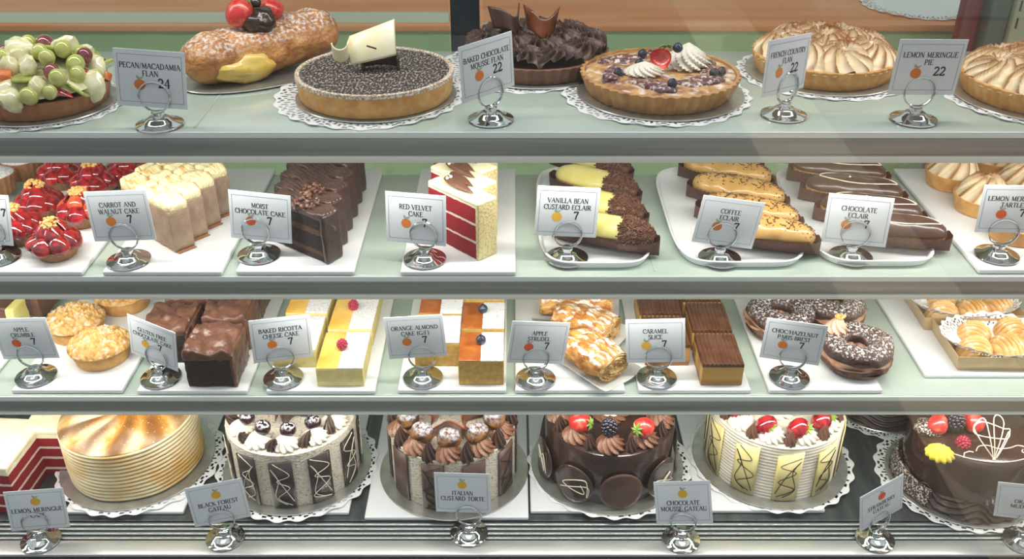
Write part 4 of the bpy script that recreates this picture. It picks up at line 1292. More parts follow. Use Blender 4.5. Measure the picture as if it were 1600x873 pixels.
def eclair(kind, k, pl, pr, label, W=.053, H=.045):
    a, b = P(*pl, Z2 + .003), P(*pr, Z2 + .003)
    mid = (a + b) / 2
    L = .148 if kind == 'vanilla' else .155
    ang = math.atan2(b.y - a.y, b.x - a.x)
    t = T(kind + '_eclair', label, 'eclair', (mid.x, mid.y, Z2 + .0036), ang, kind + ' eclairs')
    O('paper_case', shared('ecl_wrap', lambda: eclair_wrap(.158, .050), ['brown_paper']), None, t)
    O('choux_bun', shared('ecl_body' + kind, lambda: eclair_body(L * .98, W * .86, H), ['choux']), None, t, loc=(0, 0, .0062))
    ic = {'vanilla': 'lemon_cream', 'coffee': 'coffee_icing', 'chocolate': 'choc_icing'}[kind]
    O('icing', shared('ecl_ice' + kind, lambda: eclair_ice(L * .985, W * .92, H, .12 if kind == 'coffee' else .05), [ic]), None, t, loc=(0, 0, .007))
    if kind == 'vanilla':
        def tip():
            m = M()
            def f(u, v):
                s_ = .36 + v * .655
                env = max(0, 1 - min(1, abs(s_)) ** 3.4) ** .5
                th = u * 2 * PI
                return (min(1, s_) * L / 2 * 1.03, math.cos(th) * W / 2 * env * 1.08, H * .46 + math.sin(th) * H * .57 * env)
            m.grid(28, 16, f, cu=True)
            for _ in range(420):
                v = rr(0, .97); s_ = .36 + v * .64 + rr(-.05, 0)
                env = max(0, 1 - abs(s_) ** 3.4) ** .5
                th = rr(-.2, PI + .2)
                p = (s_ * L / 2 * 1.03, math.cos(th) * W / 2 * env * 1.11, H * .46 + math.sin(th) * H * .60 * env)
                m.merge(M().box(-.0032, .0032, -.0008, .0008, -.0008, .0008), Matrix.Translation(p) @ Euler((rr(-.4, .4), rr(-.5, .5), rr(0, 3))).to_matrix().to_4x4())
            return m
        O('chocolate_sprinkle_tip', shared('ecl_tip', tip, ['sprinkle']), None, t, loc=(0, 0, .006))
    if kind == 'coffee':
        def spr():
            m = M()
            for _ in range(190):
                s_ = rr(-.9, .95); env = max(0, 1 - abs(s_) ** 3.6) ** .5
                th = PI / 2 + random.gauss(0, .55)
                p = (s_ * L / 2, math.cos(th) * W / 2 * .95 * env, H * .44 + math.sin(th) * H * .52 * env + .0032)
                m.merge(M().box(-.0018, .0018, -.0005, .0005, -.0005, .0005), Matrix.Translation(p) @ Euler((rr(-.4, .4), rr(-.3, .3), rr(0, 3))).to_matrix().to_4x4())
            return m
        O('chocolate_sprinkles', shared('ecl_spr', spr, ['sprinkle']), None, t, loc=(0, 0, .005), kind='stuff')
    if kind == 'chocolate':
        pts = []
        for i in range(40):
            a_ = 2 * PI * i / 40
            s_ = .78 * math.cos(a_) + .05
            yv = math.sin(a_) * .62
            env = max(0, 1 - abs(s_) ** 3.6) ** .5
            pts.append((s_ * L / 2, yv * W / 2 * env * .95, H * .44 + (1 - yv * yv) ** .5 * H * .5 * env + .0032))
        O('icing_thread', shared('ecl_thread', lambda: M().tube(pts, .0011, 6, closed=True), ['filigree']), None, t, loc=(0, 0, .005))
        O('icing_dot', shared('ecl_dot', lambda: M().blob((0, 0, 0), .002), ['filigree']), None, t, loc=(-.01, -.004, H * .94 + .008))
    return t


VL = ['front vanilla custard eclair with a sprinkled chocolate tip', 'second vanilla custard eclair, behind the front one', 'third vanilla custard eclair from the front', 'fourth vanilla custard eclair, near the shelf above', 'rearmost vanilla custard eclair in the tray']
for k, (pl, pr) in enumerate((((874, 372), (1016, 398)), ((864, 330), (1006, 362)), ((860, 292), (1000, 328)), ((856, 256), (990, 293)), ((856, 226), (985, 258)))):
    eclair('vanilla', k, pl, pr, VL[k])
CL = ['front coffee eclair, beside the Coffee Eclair card', 'second coffee eclair from the front', 'third coffee eclair from the front', 'fourth coffee eclair from the front, sprinkled with chocolate', 'rearmost coffee eclair in the tray']
for k, (pl, pr) in enumerate((((1120, 378), (1258, 397)), ((1096, 342), (1240, 368)), ((1078, 308), (1224, 336)), ((1062, 276), (1206, 304)), ((1048, 248), (1190, 272)))):
    eclair('coffee', k, pl, pr, CL[k])
HL = ['front chocolate eclair, its bun showing beneath dark icing', 'second chocolate eclair from the front', 'third chocolate eclair from the front', 'fourth chocolate eclair from the front', 'rearmost chocolate eclair in the tray']
for k, (pl, pr) in enumerate((((1318, 376), (1464, 391)), ((1280, 344), (1432, 360)), ((1254, 312), (1406, 328)), ((1232, 282), (1384, 297)), ((1214, 254), (1360, 268)))):
    eclair('chocolate', k, pl, pr, HL[k])

# lemon meringue tartlets
def mer_tartlet(cx, yf, label, sd):
    x, y, r = rnd(cx - 44, cx + 44, yf, ZS)
    t = T('meringue_tartlet', label, 'tartlet', (x, y, ZS), sd * .9, 'lemon meringue tartlets')
    O('tart_crust', shared('mt_crust', lambda: M().lathe([(0, 0), (.036, 0), (.038, .001, .012), (.0445, .026, .012), (.044, .027), (.041, .026), (.040, .022), (0, .022)], 96, 0), ['crust_gold']), None, t)
    def build():
        C = [(0, 0, .043, .038, 11, 1.6)]
        def hf(a, b):
            d = math.hypot(a, b) / .040
            h, at = swirlh(a, b, C)
            return .022 + .018 * max(0, 1 - d ** 2.5) + h * .65, at
        return M().disc(.0425, 60, 200, hf)
    O('meringue_top', shared('mt_top', build, ['meringue']), None, t)
LT = ['front lemon meringue tartlet, hidden behind its card', 'lemon meringue tartlet in the middle of the left column', 'lemon meringue tartlet at the back of the left column', 'lemon meringue tartlet in the second column, beside the card top', 'lemon meringue tartlet at the back of the second column', 'lemon meringue tartlet nearest the right edge of the shelf', 'lemon meringue tartlet in the right column, second row']
for k, (cx, yf) in enumerate(((1584, 390), (1530, 347), (1484, 307), (1596, 322), (1547, 285), (1690, 392), (1660, 350))):
    mer_tartlet(cx, yf, LT[k], k)

# ------------------------------------------------------------------ third shelf
ZS = Z3 + TR + .0003
for k, (cx, yf, nm) in enumerate(((8, 512, 'milk chocolate covered slice with yellow filling at the left edge'), (46, 494, 'dark chocolate slice behind the Apple Crumble card'))):
    q = P(cx, yf, ZS)
    t = T('chocolate_custard_slice', nm, 'cake slice', (q.x - .01, q.y + .04, ZS), -.1, 'chocolate custard slices')
    O('chocolate_coat', M().rb(.055, .09, .045, .008, (6, 8, 4), c=(0, 0, .0225), disp=lambda p: (p[0], p[1], p[2] + .001 * math.sin(p[0] * 500))), ('milk_choc', 'mousse_glaze')[k], t)
    O('yellow_filling', M().rb(.016, .088, .040, .003, (4, 8, 4), c=(.033, .0, .021), disp=lambda p: (p[0] + .002 * noise.noise(Vector(p) * 90), p[1], p[2])), 'lemon_cream' if k == 0 else 'milk_choc', t)


def crumble_tart(xl, xr, yf, label, sd):
    x, y, r = rnd(xl, xr, yf, ZS)
    t = T('apple_crumble_tart', label, 'tart', (x, y, ZS), sd, 'apple crumble tarts')
    O('tart_crust', shared('cr_crust', lambda: M().lathe([(0, 0), (.038, 0), (.041, .001), (.047, .026), (.046, .028), (0, .026)], 64), ['crust_brown'] if False else ['crust_gold']), None, t)
    def build():
        def hf(a, b):
            d = math.hypot(a, b) / .051
            c1 = noise.voronoi(Vector((a, b, 0)) * 190)[0]
            c2 = noise.noise(Vector((a, b, 7)) * 60)
            lump = max(0, .9 - c1[0] * 1.3)
            return .026 + .019 * max(0, 1 - d ** 2.6) + .006 * lump + .003 * c2 - .004 * max(0, d - .9) * 10, max(0, min(1, (c1[0] - .45) * 1.6))
        return M().disc(.0495, 60, 150, hf, skirt=.0265)
    O('crumble_topping', shared('cr_top', build, ['crumble']), None, t)
crumble_tart(110, 212, 588, 'front apple crumble tart, its whole golden crust in view', .3)
crumble_tart(72, 172, 548, 'apple crumble tart behind the front one, next to the card', 1.9)
crumble_tart(147, 246, 503, 'apple crumble tart at the back of the tray', 3.4)


def face_block(pl, pr, z):
    a, b = P(*pl, z), P(*pr, z)
    return (a + b) / 2, (b - a).length, math.atan2(b.y - a.y, b.x - a.x)


def place_blocks(name, cat, group, items, build, z):
    for it in items:
        (pl, pr, label, extra) = it
        c, W, an = face_block(pl, pr, z)
        t = T(name, label, cat, (c.x, c.y, z), an, group)
        build(t, W, extra)


def brownie(t, W, e):
    dp, h = .085, .064
    def dd_(p): return (p[0] + .0016 * noise.noise(Vector(p) * 90), p[1] + .0016 * noise.noise(Vector(p) * 90 + Vector((9, 9, 9))), p[2])
    O('dark_sponge', M().rb(W * .96, dp, h - .008, .003, (12, 12, 10), c=(0, dp / 2, (h - .008) / 2), disp=dd_), 'brownie', t)
    def df(p):
        return (p[0] * 1.0, p[1], p[2] + ((.008 * noise.noise(Vector(p) * 38 + Vector((e, e, e))) + .009 * abs(noise.noise(Vector(p) * 62 + Vector((e, 0, 0)))) - .002) if p[2] > 0 else .003 * noise.noise(Vector(p) * 90)))
    O('chocolate_frosting', M().rb(W * 1.0, dp + .003, .016, .005, (26, 26, 2), c=(0, dp / 2, h - .006), disp=df), 'brownie_frost', t)
    O('frosted_side', M().rb(.006, dp, h - .004, .0025, (1, 16, 14), c=(W * .49, dp / 2, (h - .004) / 2), disp=lambda p: (p[0] + .0025 * noise.noise(Vector(p) * 130), p[1] + .002 * noise.noise(Vector(p) * 90), p[2])), 'brownie_frost', t)
place_blocks('chocolate_cake_square', 'cake square', 'gluten free chocolate cake squares', [
    ((293, 605), (369, 605), 'front gluten free chocolate cake square, dark sponge facing the glass', 0),
    ((322, 547), (390, 547), 'gluten free chocolate cake square directly behind the front one', 3),
    ((347, 497), (409, 497), 'gluten free chocolate cake square at the back of the right column', 6),
    ((228, 567), (300, 567), 'gluten free chocolate cake square beside its card, left column', 9),
    ((266, 515), (331, 515), 'gluten free chocolate cake square at the back of the left column', 12)], brownie, ZS)


def ricotta(t, W, e):
    dp, h = e[0], .033
    O('cake_base', M().rb(W, dp, h - .001, .0012, (6, 8, 3), c=(0, dp / 2, (h - .001) / 2)), 'ricotta_side', t)
    O('golden_top', M().rb(W * .47, dp - .001, .0014, .0005, (4, 6, 1), c=(-W * .26, dp / 2, h - .0003)), 'ricotta_top', t)
    m = M()
    def df(p): return (p[0], p[1], p[2] + (.0006 * noise.noise(Vector(p) * 200) if p[2] > 0 else 0))
    O('icing_sugar', m.rb(W * .53, dp - .0005, .002, .0007, (14, 18, 1), c=(W * .235, dp / 2, h + .0002), disp=df), 'icing_sugar', t)
    if e[1]: top('raspberry', t, (-.002, dp * e[2], h + .001), (0, 0, 0), 1.0)
def columns(name, cat, group, cols, build, z):
    """columns of blocks running back from a front pair of pixels, one touching the next"""
    for (pl, pr, dp, items) in cols:
        a, b = P(*pl, z), P(*pr, z)
        W = b.x - a.x
        for i, (label, extra) in enumerate(items):
            t = T(name, label, cat, ((a.x + b.x) / 2 + .001 * math.sin(i * 3), a.y + (dp + .010) * i, z), .012 * math.sin(i * 5 + W * 90), group)
            build(t, W, extra)
columns('ricotta_cake_square', 'cake square', 'baked ricotta cheese cake squares', [
    ((496, 603), (569, 603), .102, [('front baked ricotta cheese cake square with one raspberry', (.102, True, .52)), ('ricotta cheese cake square behind the front one, raspberry on top', (.102, True, .58)), ('rearmost ricotta cheese cake square of the right column', (.102, False, 0))]),
    ((427, 574), (496, 574), .102, [('ricotta cheese cake square beside its card', (.102, False, 0)), ('ricotta cheese cake square in the left column, second from its card', (.102, True, .75))])], ricotta, ZS)


def almond(t, W, e):
    dp, h = .080 if W > 0 else 0, .0445
    O('almond_sponge', M().rb(W, dp, h, .001, (8, 8, 5), c=(0, dp / 2, h / 2), disp=lambda p: (p[0], p[1] + .0008 * noise.noise(Vector(p) * 200), p[2])), 'almond_side', t)
    O('orange_glaze', M().rb(W * .49, dp, .002, .0009, (3, 3, 1), c=(-W * .25, dp / 2, h + .0006)), 'almond_glaze', t)
    O('icing_sugar', M().rb(W * .51, dp, .0026, .0009, (12, 14, 1), c=(W * .245, dp / 2, h + .0006), disp=lambda p: (p[0], p[1], p[2] + (.0007 * noise.noise(Vector(p) * 200) if p[2] > 0 else 0))), 'icing_sugar_orange', t)
    if e: top('blueberry', t, (-.001, dp * .6, h + .0015), (0, 0, 0), 1.1)
columns('orange_almond_square', 'cake square', 'orange almond cake squares', [
    ((717, 601), (787, 601), .082, [('front orange almond cake square with a blueberry', 1), ('orange almond cake square behind the front one, blueberry on top', 1), ('rearmost orange almond cake square in the right column', 0)]),
    ((649, 572), (719, 572), .078, [('orange almond cake square beside its card', 0), ('orange almond cake square at the back of the left column with a blueberry', 1)])], almond, ZS)


def caramel(t, W, e):
    dp, h = .084, .038
    O('caramel_biscuit', M().rb(W, dp, h - .002, .0015, (8, 8, 5), c=(0, dp / 2, (h - .002) / 2), disp=lambda p: (p[0] + .0007 * noise.noise(Vector(p) * 200), p[1] + .0007 * noise.noise(Vector(p) * 200 + Vector((5, 5, 5))), p[2])), 'caramel_side', t)
    def df(p):
        return (p[0], p[1] + (.0012 * math.sin(p[0] * 2 * PI / (W / 10)) if abs(p[1]) > dp / 2 - .002 else 0), p[2] + (.0020 * abs(math.sin(p[0] * PI / (W / 10))) if p[2] > 0 else 0))
    O('ridged_chocolate_top', M().rb(W * .985, dp + .0015, .005, .001, (100, 2, 1), c=(0, dp / 2, h - .0005), disp=df), 'caramel_choc', t)
columns('caramel_slice', 'slice', 'caramel slices', [
    ((1094, 602), (1159, 602), .086, [('front caramel slice with ridged chocolate top', 0), ('caramel slice directly behind the front one', 0), ('rearmost caramel slice in the right column', 0)]),
    ((1008, 571), (1076, 571), .086, [('caramel slice behind its card', 0), ('caramel slice at the back of the left column', 0)])], caramel, ZS)


# strudels
def strudel(pc, ang, label, k, L=.105, W=.072, H=.046):
    q = P(*pc, ZS)
    t = T('apple_strudel', label, 'strudel', (q.x, q.y, ZS), ang, 'apple strudels')
    def f(u, v):
        s_ = (v - .5) * 2
        env = 1 - .12 * abs(s_) ** 3
        th = u * 2 * PI
        rg = .16 * abs(math.sin(v * 13 + .6 * math.cos(th))) ** .7 * max(0, math.sin(th)) - .08 + .16 * noise.noise(Vector((v * 5 + k * 9, math.cos(th) * 2, math.sin(th) * 2)))
        return (s_ * L / 2, math.cos(th) * W / 2 * env * (1 + rg), H * .5 + max(-.49, math.sin(th) * .5 * (1 + rg)) * H * env)
    O('flaky_crust', M().grid(40, 48, f, cu=True), 'strudel', t)
    for sg in (-1, 1):
        def lay(u, v):
            th = u * 2 * PI
            fl_ = (.0035 if int(v * 12) % 2 else 0) * (v > .3)
            r_ = 1.0 - .98 * (1 - v)
            return (sg * (L / 2 + fl_ - .001 + .003 * noise.noise(Vector((th * 2, v * 5, k)))), math.cos(th) * W / 2 * .87 * r_, H * .5 + max(-.49, math.sin(th) * .5) * H * .87 * r_)
        O('cut_layers', M().grid(40, 12, lay, cu=True), 'strudel_cut', t)
    O('baking_paper', M().grid(16, 8, lambda u, v: ((u - .5) * (L + .03), (v - .5) * (W + .012), .0005 + .012 * abs((v - .5) * 2) ** 5 + .002 * abs(noise.noise(Vector((u * 8, v * 8, k)))))), 'paper', t)
strudel((925, 572), R_(-50), 'front apple strudel, its cut layers facing the glass', 0, L=.10, W=.078, H=.05)
strudel((915, 520), R_(-32), 'apple strudel in the middle, dusted with icing sugar', 1, L=.10, W=.07)
strudel((900, 490), R_(-5), 'rearmost apple strudel, under the shelf above', 2, L=.12, W=.07)


# paris brests
def paris(pc, label, k, ros=True, rz=0):
    q = P(*pc, ZS)
    t = T('paris_brest', label, 'choux ring', (q.x, q.y, ZS), rz, 'chocolate hazelnut paris brests')
    R0, r0 = .0365, .0200
    def tor(zc, hz, lo, amp, sd):
        def f(u, v):
            a, b = u * 2 * PI, v * 2 * PI
            n_ = 1 + amp * noise.noise(Vector((math.cos(a) * 2, math.sin(a) * 2, b + sd)))
            zz = math.sin(b) * hz * n_
            return ((R0 + math.cos(b) * r0 * n_) * math.cos(a), (R0 + math.cos(b) * r0 * n_) * math.sin(a), max(lo, zc + zz))
        return f
    O('choux_base', M().grid(48, 14, tor(.012, .014, .0005, .2, k), cu=True), 'paris_base', t)
    O('chocolate_filling', M().grid(72, 14, lambda u, v: tuple(c_ * (1.0 if i == 2 else 1) for i, c_ in enumerate(tor(.022, .010, .01, .5, k + 5)(u, v))), cu=True), 'paris_cream', t, scale=(1.01, 1.01, 1))
    O('sugared_choux_top', M().grid(72, 20, tor(.034, .017, .024, .22, k + 2), cu=True), 'paris_choc', t)
    if ros:
        O('hazelnut_cream_rosette', M().kiss((0, 0, 0), .018, .028, 8, 1.0, .15), 'pink_cream', t, loc=(-.030, .022, .047))
        O('chopped_hazelnuts', nuts_mesh(26, .007, .003), 'nuts', t, loc=(-.028, .022, .072), kind='stuff')
paris((1334, 566), 'front chocolate hazelnut paris brest with a piped rosette', 0)
paris((1216, 514), 'sugared paris brest behind the Choc/Hazelnut card', 1, ros=False)
paris((1295, 497), 'rearmost paris brest with a rosette, under the shelf above', 2, rz=-.6)

# gold boxes of pastries
def gbox(pc, W, Dp, label, plabel, k):
    q = P(*pc, ZS)
    t = T('pastry_box', label, 'box', (q.x, q.y, ZS), -.02)
    H = .03
    m = M()
    tk = .0012
    def ring(s_, z): return [(-W / 2 - s_, -Dp / 2 - s_, z), (W / 2 + s_, -Dp / 2 - s_, z), (W / 2 + s_, Dp / 2 + s_, z), (-W / 2 - s_, Dp / 2 + s_, z)]
    vs = ring(0, .0003) + ring(.008, H) + ring(.0068, H) + ring(-.0012, .0015)
    fs = [(3, 2, 1, 0), (12, 13, 14, 15)]
    for a in range(3):
        for i in range(4): fs.append((a * 4 + i, a * 4 + (i + 1) % 4, a * 4 + 4 + (i + 1) % 4, a * 4 + 4 + i))
    m.add(vs, fs)
    O('box_tray', m, 'box_gold', t, smooth=False)
    # lining doily draped in the box
    d = doily(q.x, q.y, ZS + .014, min(W, Dp) * .58, 'lace doily lining the ' + plabel + ' gold box', own=True)
    for v in d.data.vertices:
        rd = math.hypot(v.co.x, v.co.y) / DR
        v.co.x *= (W / Dp if W > Dp else 1)
        v.co.z += .020 * rd ** 4 - .010 * (1 - rd)
    def ridg(u, v):
        a = u * 2 * PI
        rd = v
        s_ = (u * 14) % 1
        x_ = .027 * rd * math.cos(a); y_ = .022 * rd * math.sin(a)
        ridge = abs(math.sin((x_ * .6 + y_) * 420 + 1.5 * math.sin(x_ * 90)))
        return (x_, y_, .022 * (1 - rd ** 2.4) ** .6 * (.82 + .22 * ridge), (1 - ridge) ** 2 * .9)
    for j, (lx, ly, rz) in enumerate(((-.042, -.018, .5), (.014, -.012, -.5), (.066, .008, -.3), (-.025, .028, .3), (.04, .038, .8))):
        if abs(lx) > W / 2 - .012: continue
        p = O('ridged_pastry', shared('ridgep', lambda: M().grid(72, 26, ridg, cu=True), ['ridged_pastry']), None, None, loc=(q.x + lx, q.y + ly, ZS + .009), rot=(0, -.1, rz), scale=(1.15, 1.2, 1.25))
        tag(p, 'golden ridged pastry in the %s gold box, %s' % (plabel, ['front left corner', 'front row middle', 'front row right end', 'back row left', 'back row right'][j]), 'pastry', 'ridged pastries')
gbox((1552, 548), .16, .11, 'gold card box lined with a doily, nearest the right edge', 'front', 0)
gbox((1500, 492), .16, .10, 'gold card box behind the front one, under the shelf', 'rear', 1)

# ------------------------------------------------------------------ bottom deck
ZB = ZT + .0004
def rim_cake(name, label, cat, xl, xr, yf, doil=True, brd=None, z=ZB, dsc=1.16, what=''):
    x, y, r = rnd(xl, xr, yf, z)
    return x, y, r

# red velvet blocks, far left
def velvet(t, W, e):
    dp, h = e[:2]
    O('layered_sponge', M().rb(W, dp, h - .004, .001, (12, 12, 8), c=(0, dp / 2, (h - .004) / 2), disp=lambda p: (p[0] + .001 * noise.noise(Vector(p) * 140), p[1] + .001 * noise.noise(Vector(p) * 140), p[2])), 'velvet_block', t)
    O('cream_frosting', M().rb(W + .001, dp + .001, .012, .004, (10, 10, 2), c=(0, dp / 2, h - .004), disp=lambda p: (p[0], p[1], p[2] + (.0014 * noise.noise(Vector(p) * 60) if p[2] > 0 else .0018 * noise.noise(Vector(p) * 100)))), 'velvet_cream', t)
z_ = Z4 + .0006
for k, (px, py, W, an, e, lb) in enumerate(((-20, 800, .12, -.06, (.13, .10), 'large red velvet cake block at the left end of the deck'),
                                     (92, 742, .09, -.02, (.085, .10), 'smaller red velvet cake piece behind the large block'))):
    q = P(px, py, z_)
    t = T('red_velvet_block', lb, 'cake', (q.x, q.y, z_), an, 'red velvet cake blocks')
    velvet(t, W, e)

# lemon meringue cake
x, y, r = rnd(117, 318, 789, ZB)
doily(x + .005, y, ZB, r * 1.24, 'paper doily under the lemon meringue cake')
board(x, y, ZB + .002, r * 1.14, 'silver board under the lemon meringue cake')
t = T('lemon_meringue_cake', 'tall lemon meringue cake with combed sides and toasted swirled top', 'cake', (x, y, ZB + .0042), .0)
h = .108
nr = 13
pr = []
for i in range(nr * 8 + 1):
    v = i / (nr * 8)
    f_ = (v * nr) % 1
    cr = abs(math.sin(PI * f_)) ** .5
    pr.append((r * (.95 + .02 * v + .006 * math.sin(v * 5)) + .0042 * cr, v * h * .97 + .0005, 1 - cr))
def comb(u, v):
    p = pr[round(v * (len(pr) - 1))]
    th = u * 2 * PI
    n_ = noise.noise(Vector((math.cos(th) * 2, math.sin(th) * 2, p[1] * 30)))
    tip = .006 * math.sin(th + 1.0) * v
    return ((p[0] + .0015 * n_) * math.cos(th), (p[0] + .0015 * n_) * math.sin(th), p[1] + tip, min(1, max(0, (p[2] - .35)) * (1.7 + 1.4 * n_)))
m = M(); m.grid(110, len(pr) - 1, comb, cu=True)
O('combed_meringue_side', m, 'lemon_comb', t)
def ltop(a, b):
    d = math.hypot(a, b) / r
    th = math.atan2(b, a)
    s_ = (11 * th / (2 * PI) + 1.0 * d) % 1
    rg = math.sin(PI * s_) ** .8
    z = .014 * (1 - d ** 3) + .009 * rg * min(1, d * 2) * (1 - d ** 6) + .006 * math.sin(th + 1.0) * d
    at = max(0, rg - .45) / .55 * min(1, d * 1.8) * (.85 + .75 * noise.noise(Vector((a * 30, b * 30, 1))))
    return z, max(0, min(.85, at))
O('swirled_meringue_top', M().disc(r * .985, 60, 220, ltop), 'lemon_top', t, loc=(0, 0, h * .97))


def scribble(rs, w_, h_, n=6):
    return [(rs.uniform(-w_, w_), rs.uniform(-h_, h_)) for _ in range(n)]


def smooth(pts, k=6):
    out = []
    for i in range(len(pts) - 1):
        p0 = pts[max(0, i - 1)]; p1 = pts[i]; p2 = pts[i + 1]; p3 = pts[min(len(pts) - 1, i + 2)]
        for j in range(k):
            t_ = j / k
            out.append(tuple(.5 * ((2 * p1[q]) + (-p0[q] + p2[q]) * t_ + (2 * p0[q] - 5 * p1[q] + 4 * p2[q] - p3[q]) * t_ ** 2 + (-p0[q] + 3 * p1[q] - 3 * p2[q] + p3[q]) * t_ ** 3) for q in range(2)))
    out.append(pts[-1])
    return out


def panel(t, R, th, wid, h, z0, mt, rs, thread=None, skew=0):
    """chocolate panel standing against the side of a round cake"""
    m = M()
    wa = wid / R / 2
    def f(u, v):
        a = th + (u - .5) * 2 * wa
        z = z0 + v * (h + skew * (u - .5))
        return (R * math.cos(a), R * math.sin(a), z)
    m.grid(8, 2, f)
    p = O('chocolate_panel', m, mt, t)
    md = p.modifiers.new('thick', 'SOLIDIFY'); md.thickness = .0022; md.offset = 0
    if thread:
        for q in range(2):
            sg = rs.choice((-1, 1))
            if q == 0:
                raw = [(sg * (-1) ** n_ * rs.uniform(.45, .92), .46 - .92 * n_ / 5 + rs.uniform(-.05, .05)) for n_ in range(6)]
            else:
                raw = [(-.8 * sg, -.30 + rs.uniform(-.1, .1)), (-.1, .05), (.85 * sg, .36), (.3 * sg, .12), (.7 * sg, -.25), (-.2 * sg, -.42)]
            pts = smooth(raw, 5)
            tb = M().tube([((R + .0018) * math.cos(th + s_ * wa), (R + .0018) * math.sin(th + s_ * wa), z0 + h * (.5 + z)) for s_, z in pts], .0007, 5)
            O('piped_thread', tb, thread, p)
    return p


# black forest
x, y, r = rnd(366, 566, 797, ZB)
doily(x, y, ZB, r * 1.24, 'paper doily under the black forest gateau', rz=.2)
board(x, y, ZB + .002, r * 1.13, 'silver board under the black forest gateau')
t = T('black_forest_gateau', 'black forest gateau with white scribbled dark panels, cream and cherries', 'cake', (x, y, ZB + .0042))
h = .112
def weave(R, h):
    def f(u, v):
        th = u * 2 * PI
        k = 1 + .006 * math.sin(v * 2 * PI * 18) * (1 if int(u * 96) % 2 else -1)
        return (R * k * math.cos(th), R * k * math.sin(th), v * h)
    return f
mm_ = M(); mm_.grid(192, 72, weave(r * .965, h), cu=True, cap1=True, cap0=True)
O('cream_body', mm_, 'cream_weave', t)
rs = random.Random(4)
NP = 11
for i in range(NP):
    a = -PI / 2 + .02 + 2 * PI * i / NP
    panel(t, r * .99, a, r * .34, h * .88, .001, 'choc_panel', rs, 'filigree', .004)
for i in range(11):
    a = -PI / 2 + .12 + 2 * PI * i / 11
    top('ros_cream', t, (r * .74 * math.cos(a), r * .74 * math.sin(a), h), (0, 0, a), 1.12)
    top('cherry', t, (r * .66 * math.cos(a + .05), r * .66 * math.sin(a + .05), h + .014), (0, 0, a), 1.3)
    if i % 3 == 0: top('cherry_stem', t, (r * .60 * math.cos(a + .05), r * .60 * math.sin(a + .05), h + .016), (0, 0, a), 1.0)
    a2 = a + PI / 11
    top('kiss_dark', t, (r * .80 * math.cos(a2), r * .80 * math.sin(a2), h), (-.55 * math.sin(a2) * -1, .55 * math.cos(a2) * -1, a), 1.1, label='glossy dark chocolate kiss')
for i in range(4):
    c_ = O('chocolate_curl', M().grid(14, 6, sh(.05, .03, 1)), ('choc_shard', 'mousse_disc')[i % 2], t, loc=(r * .22 * math.cos(i * 1.6), r * .22 * math.sin(i * 1.6) + .01, h), rot=(.25, 0, i * 1.3))
    md = c_.modifiers.new('thick', 'SOLIDIFY'); md.thickness = .0018

# italian custard torte
x, y, r = rnd(612, 808, 801, ZB)
board(x, y, ZB + .0004, r * 1.17, 'silver board under the italian custard torte')
doily(x, y + .002, ZB, r * 1.0, 'paper doily hidden under the italian custard torte') if False else None
t = T('custard_torte', 'italian custard torte with brown panels, sugared profiteroles and chocolate kisses', 'cake', (x, y, ZB + .0026))
h = .105
mm_ = M(); mm_.grid(192, 66, weave(r * .965, h), cu=True, cap1=True, cap0=True)
O('cream_body', mm_, 'cream_weave', t)
for i in range(10):
    a = -PI / 2 + .06 + 2 * PI * (i + .5) / 10
    panel(t, r * .99, a, r * .36, h * .93, .001, 'torte_panel', rs, 'thread_dark' if i % 2 else None, .003)
for i in range(10):
    a = -PI / 2 - .02 + 2 * PI * i / 10
    top('ros_cocoa', t, (r * .80 * math.cos(a), r * .80 * math.sin(a), h - .001), (0, 0, a), 1.15)
    top('puff', t, (r * .70 * math.cos(a), r * .70 * math.sin(a), h + .010), (0, 0, a), 1.02)
    a2 = a + PI / 10
    top('kiss_dark', t, (r * .90 * math.cos(a2), r * .90 * math.sin(a2), h - .004), (0, 0, a2), 1.35, label='dark chocolate kiss')
for i in range(5):
    c_ = O('chocolate_shard', M().grid(14, 6, sh(.06, .035, 1)), 'choc_shard', t, loc=(r * .25 * math.cos(i * 1.4), r * .25 * math.sin(i * 1.4), h), rot=(.3 * (-1) ** i, .2, i * 1.1))
    md = c_.modifiers.new('thick', 'SOLIDIFY'); md.thickness = .0018

# chocolate mousse gateau
x, y, r = rnd(846, 1050, 795, ZB)
doily(x + .004, y + .003, ZB, r * 1.24, 'paper doily under the chocolate mousse gateau', rz=.5)
board(x, y, ZB + .002, r * 1.15, 'silver board under the chocolate mousse gateau')
t = T('chocolate_mousse_gateau', 'dark glazed chocolate mousse gateau with discs around its side and berries on top', 'cake', (x, y, ZB + .0042))
h = .108
O('glazed_body', M().lathe([(0, 0), (r * .95, 0), (r * .955, h * .3), (r * .96, h * .9), (r * .94, h * .98), (r * .90, h), (r * .3, h * .99), (0, h * .99)], 90), 'mousse_glaze', t)
for i in range(9):
    a = -PI / 2 + .0 + 2 * PI * i / 9 + .1
    Rd = .036
    m = M()
    def dsc(u, v):
        th = u * 2 * PI
        s_ = Rd * v * math.cos(th); z = Rd * v * math.sin(th)
        aa = a + s_ / (r * .99)
        zt = z + Rd
        lean = r * .975 + .004 + (.006 * (1 - zt / (2 * Rd)))
        return (lean * math.cos(aa), lean * math.sin(aa), zt + .0015)
    m.grid(40, 6, dsc, cu=True)
    p = O('chocolate_disc', m, 'mousse_disc' if (i % 2 == 0 and i != 8) else 'mousse_glaze', t, label='chocolate disc standing against the side')
    md = p.modifiers.new('thick', 'SOLIDIFY'); md.thickness = .0018; md.offset = 0
    if i % 2 or i == 8:
        pts = smooth(scribble(rs, .75, .55, 7))
        tb = M().tube([((r * .985 + .0085) * math.cos(a + s_ * Rd / r), (r * .985 + .0085) * math.sin(a + s_ * Rd / r), Rd + z * Rd) for s_, z in pts], .0009, 5)
        O('white_chocolate_thread', tb, 'filigree', p)
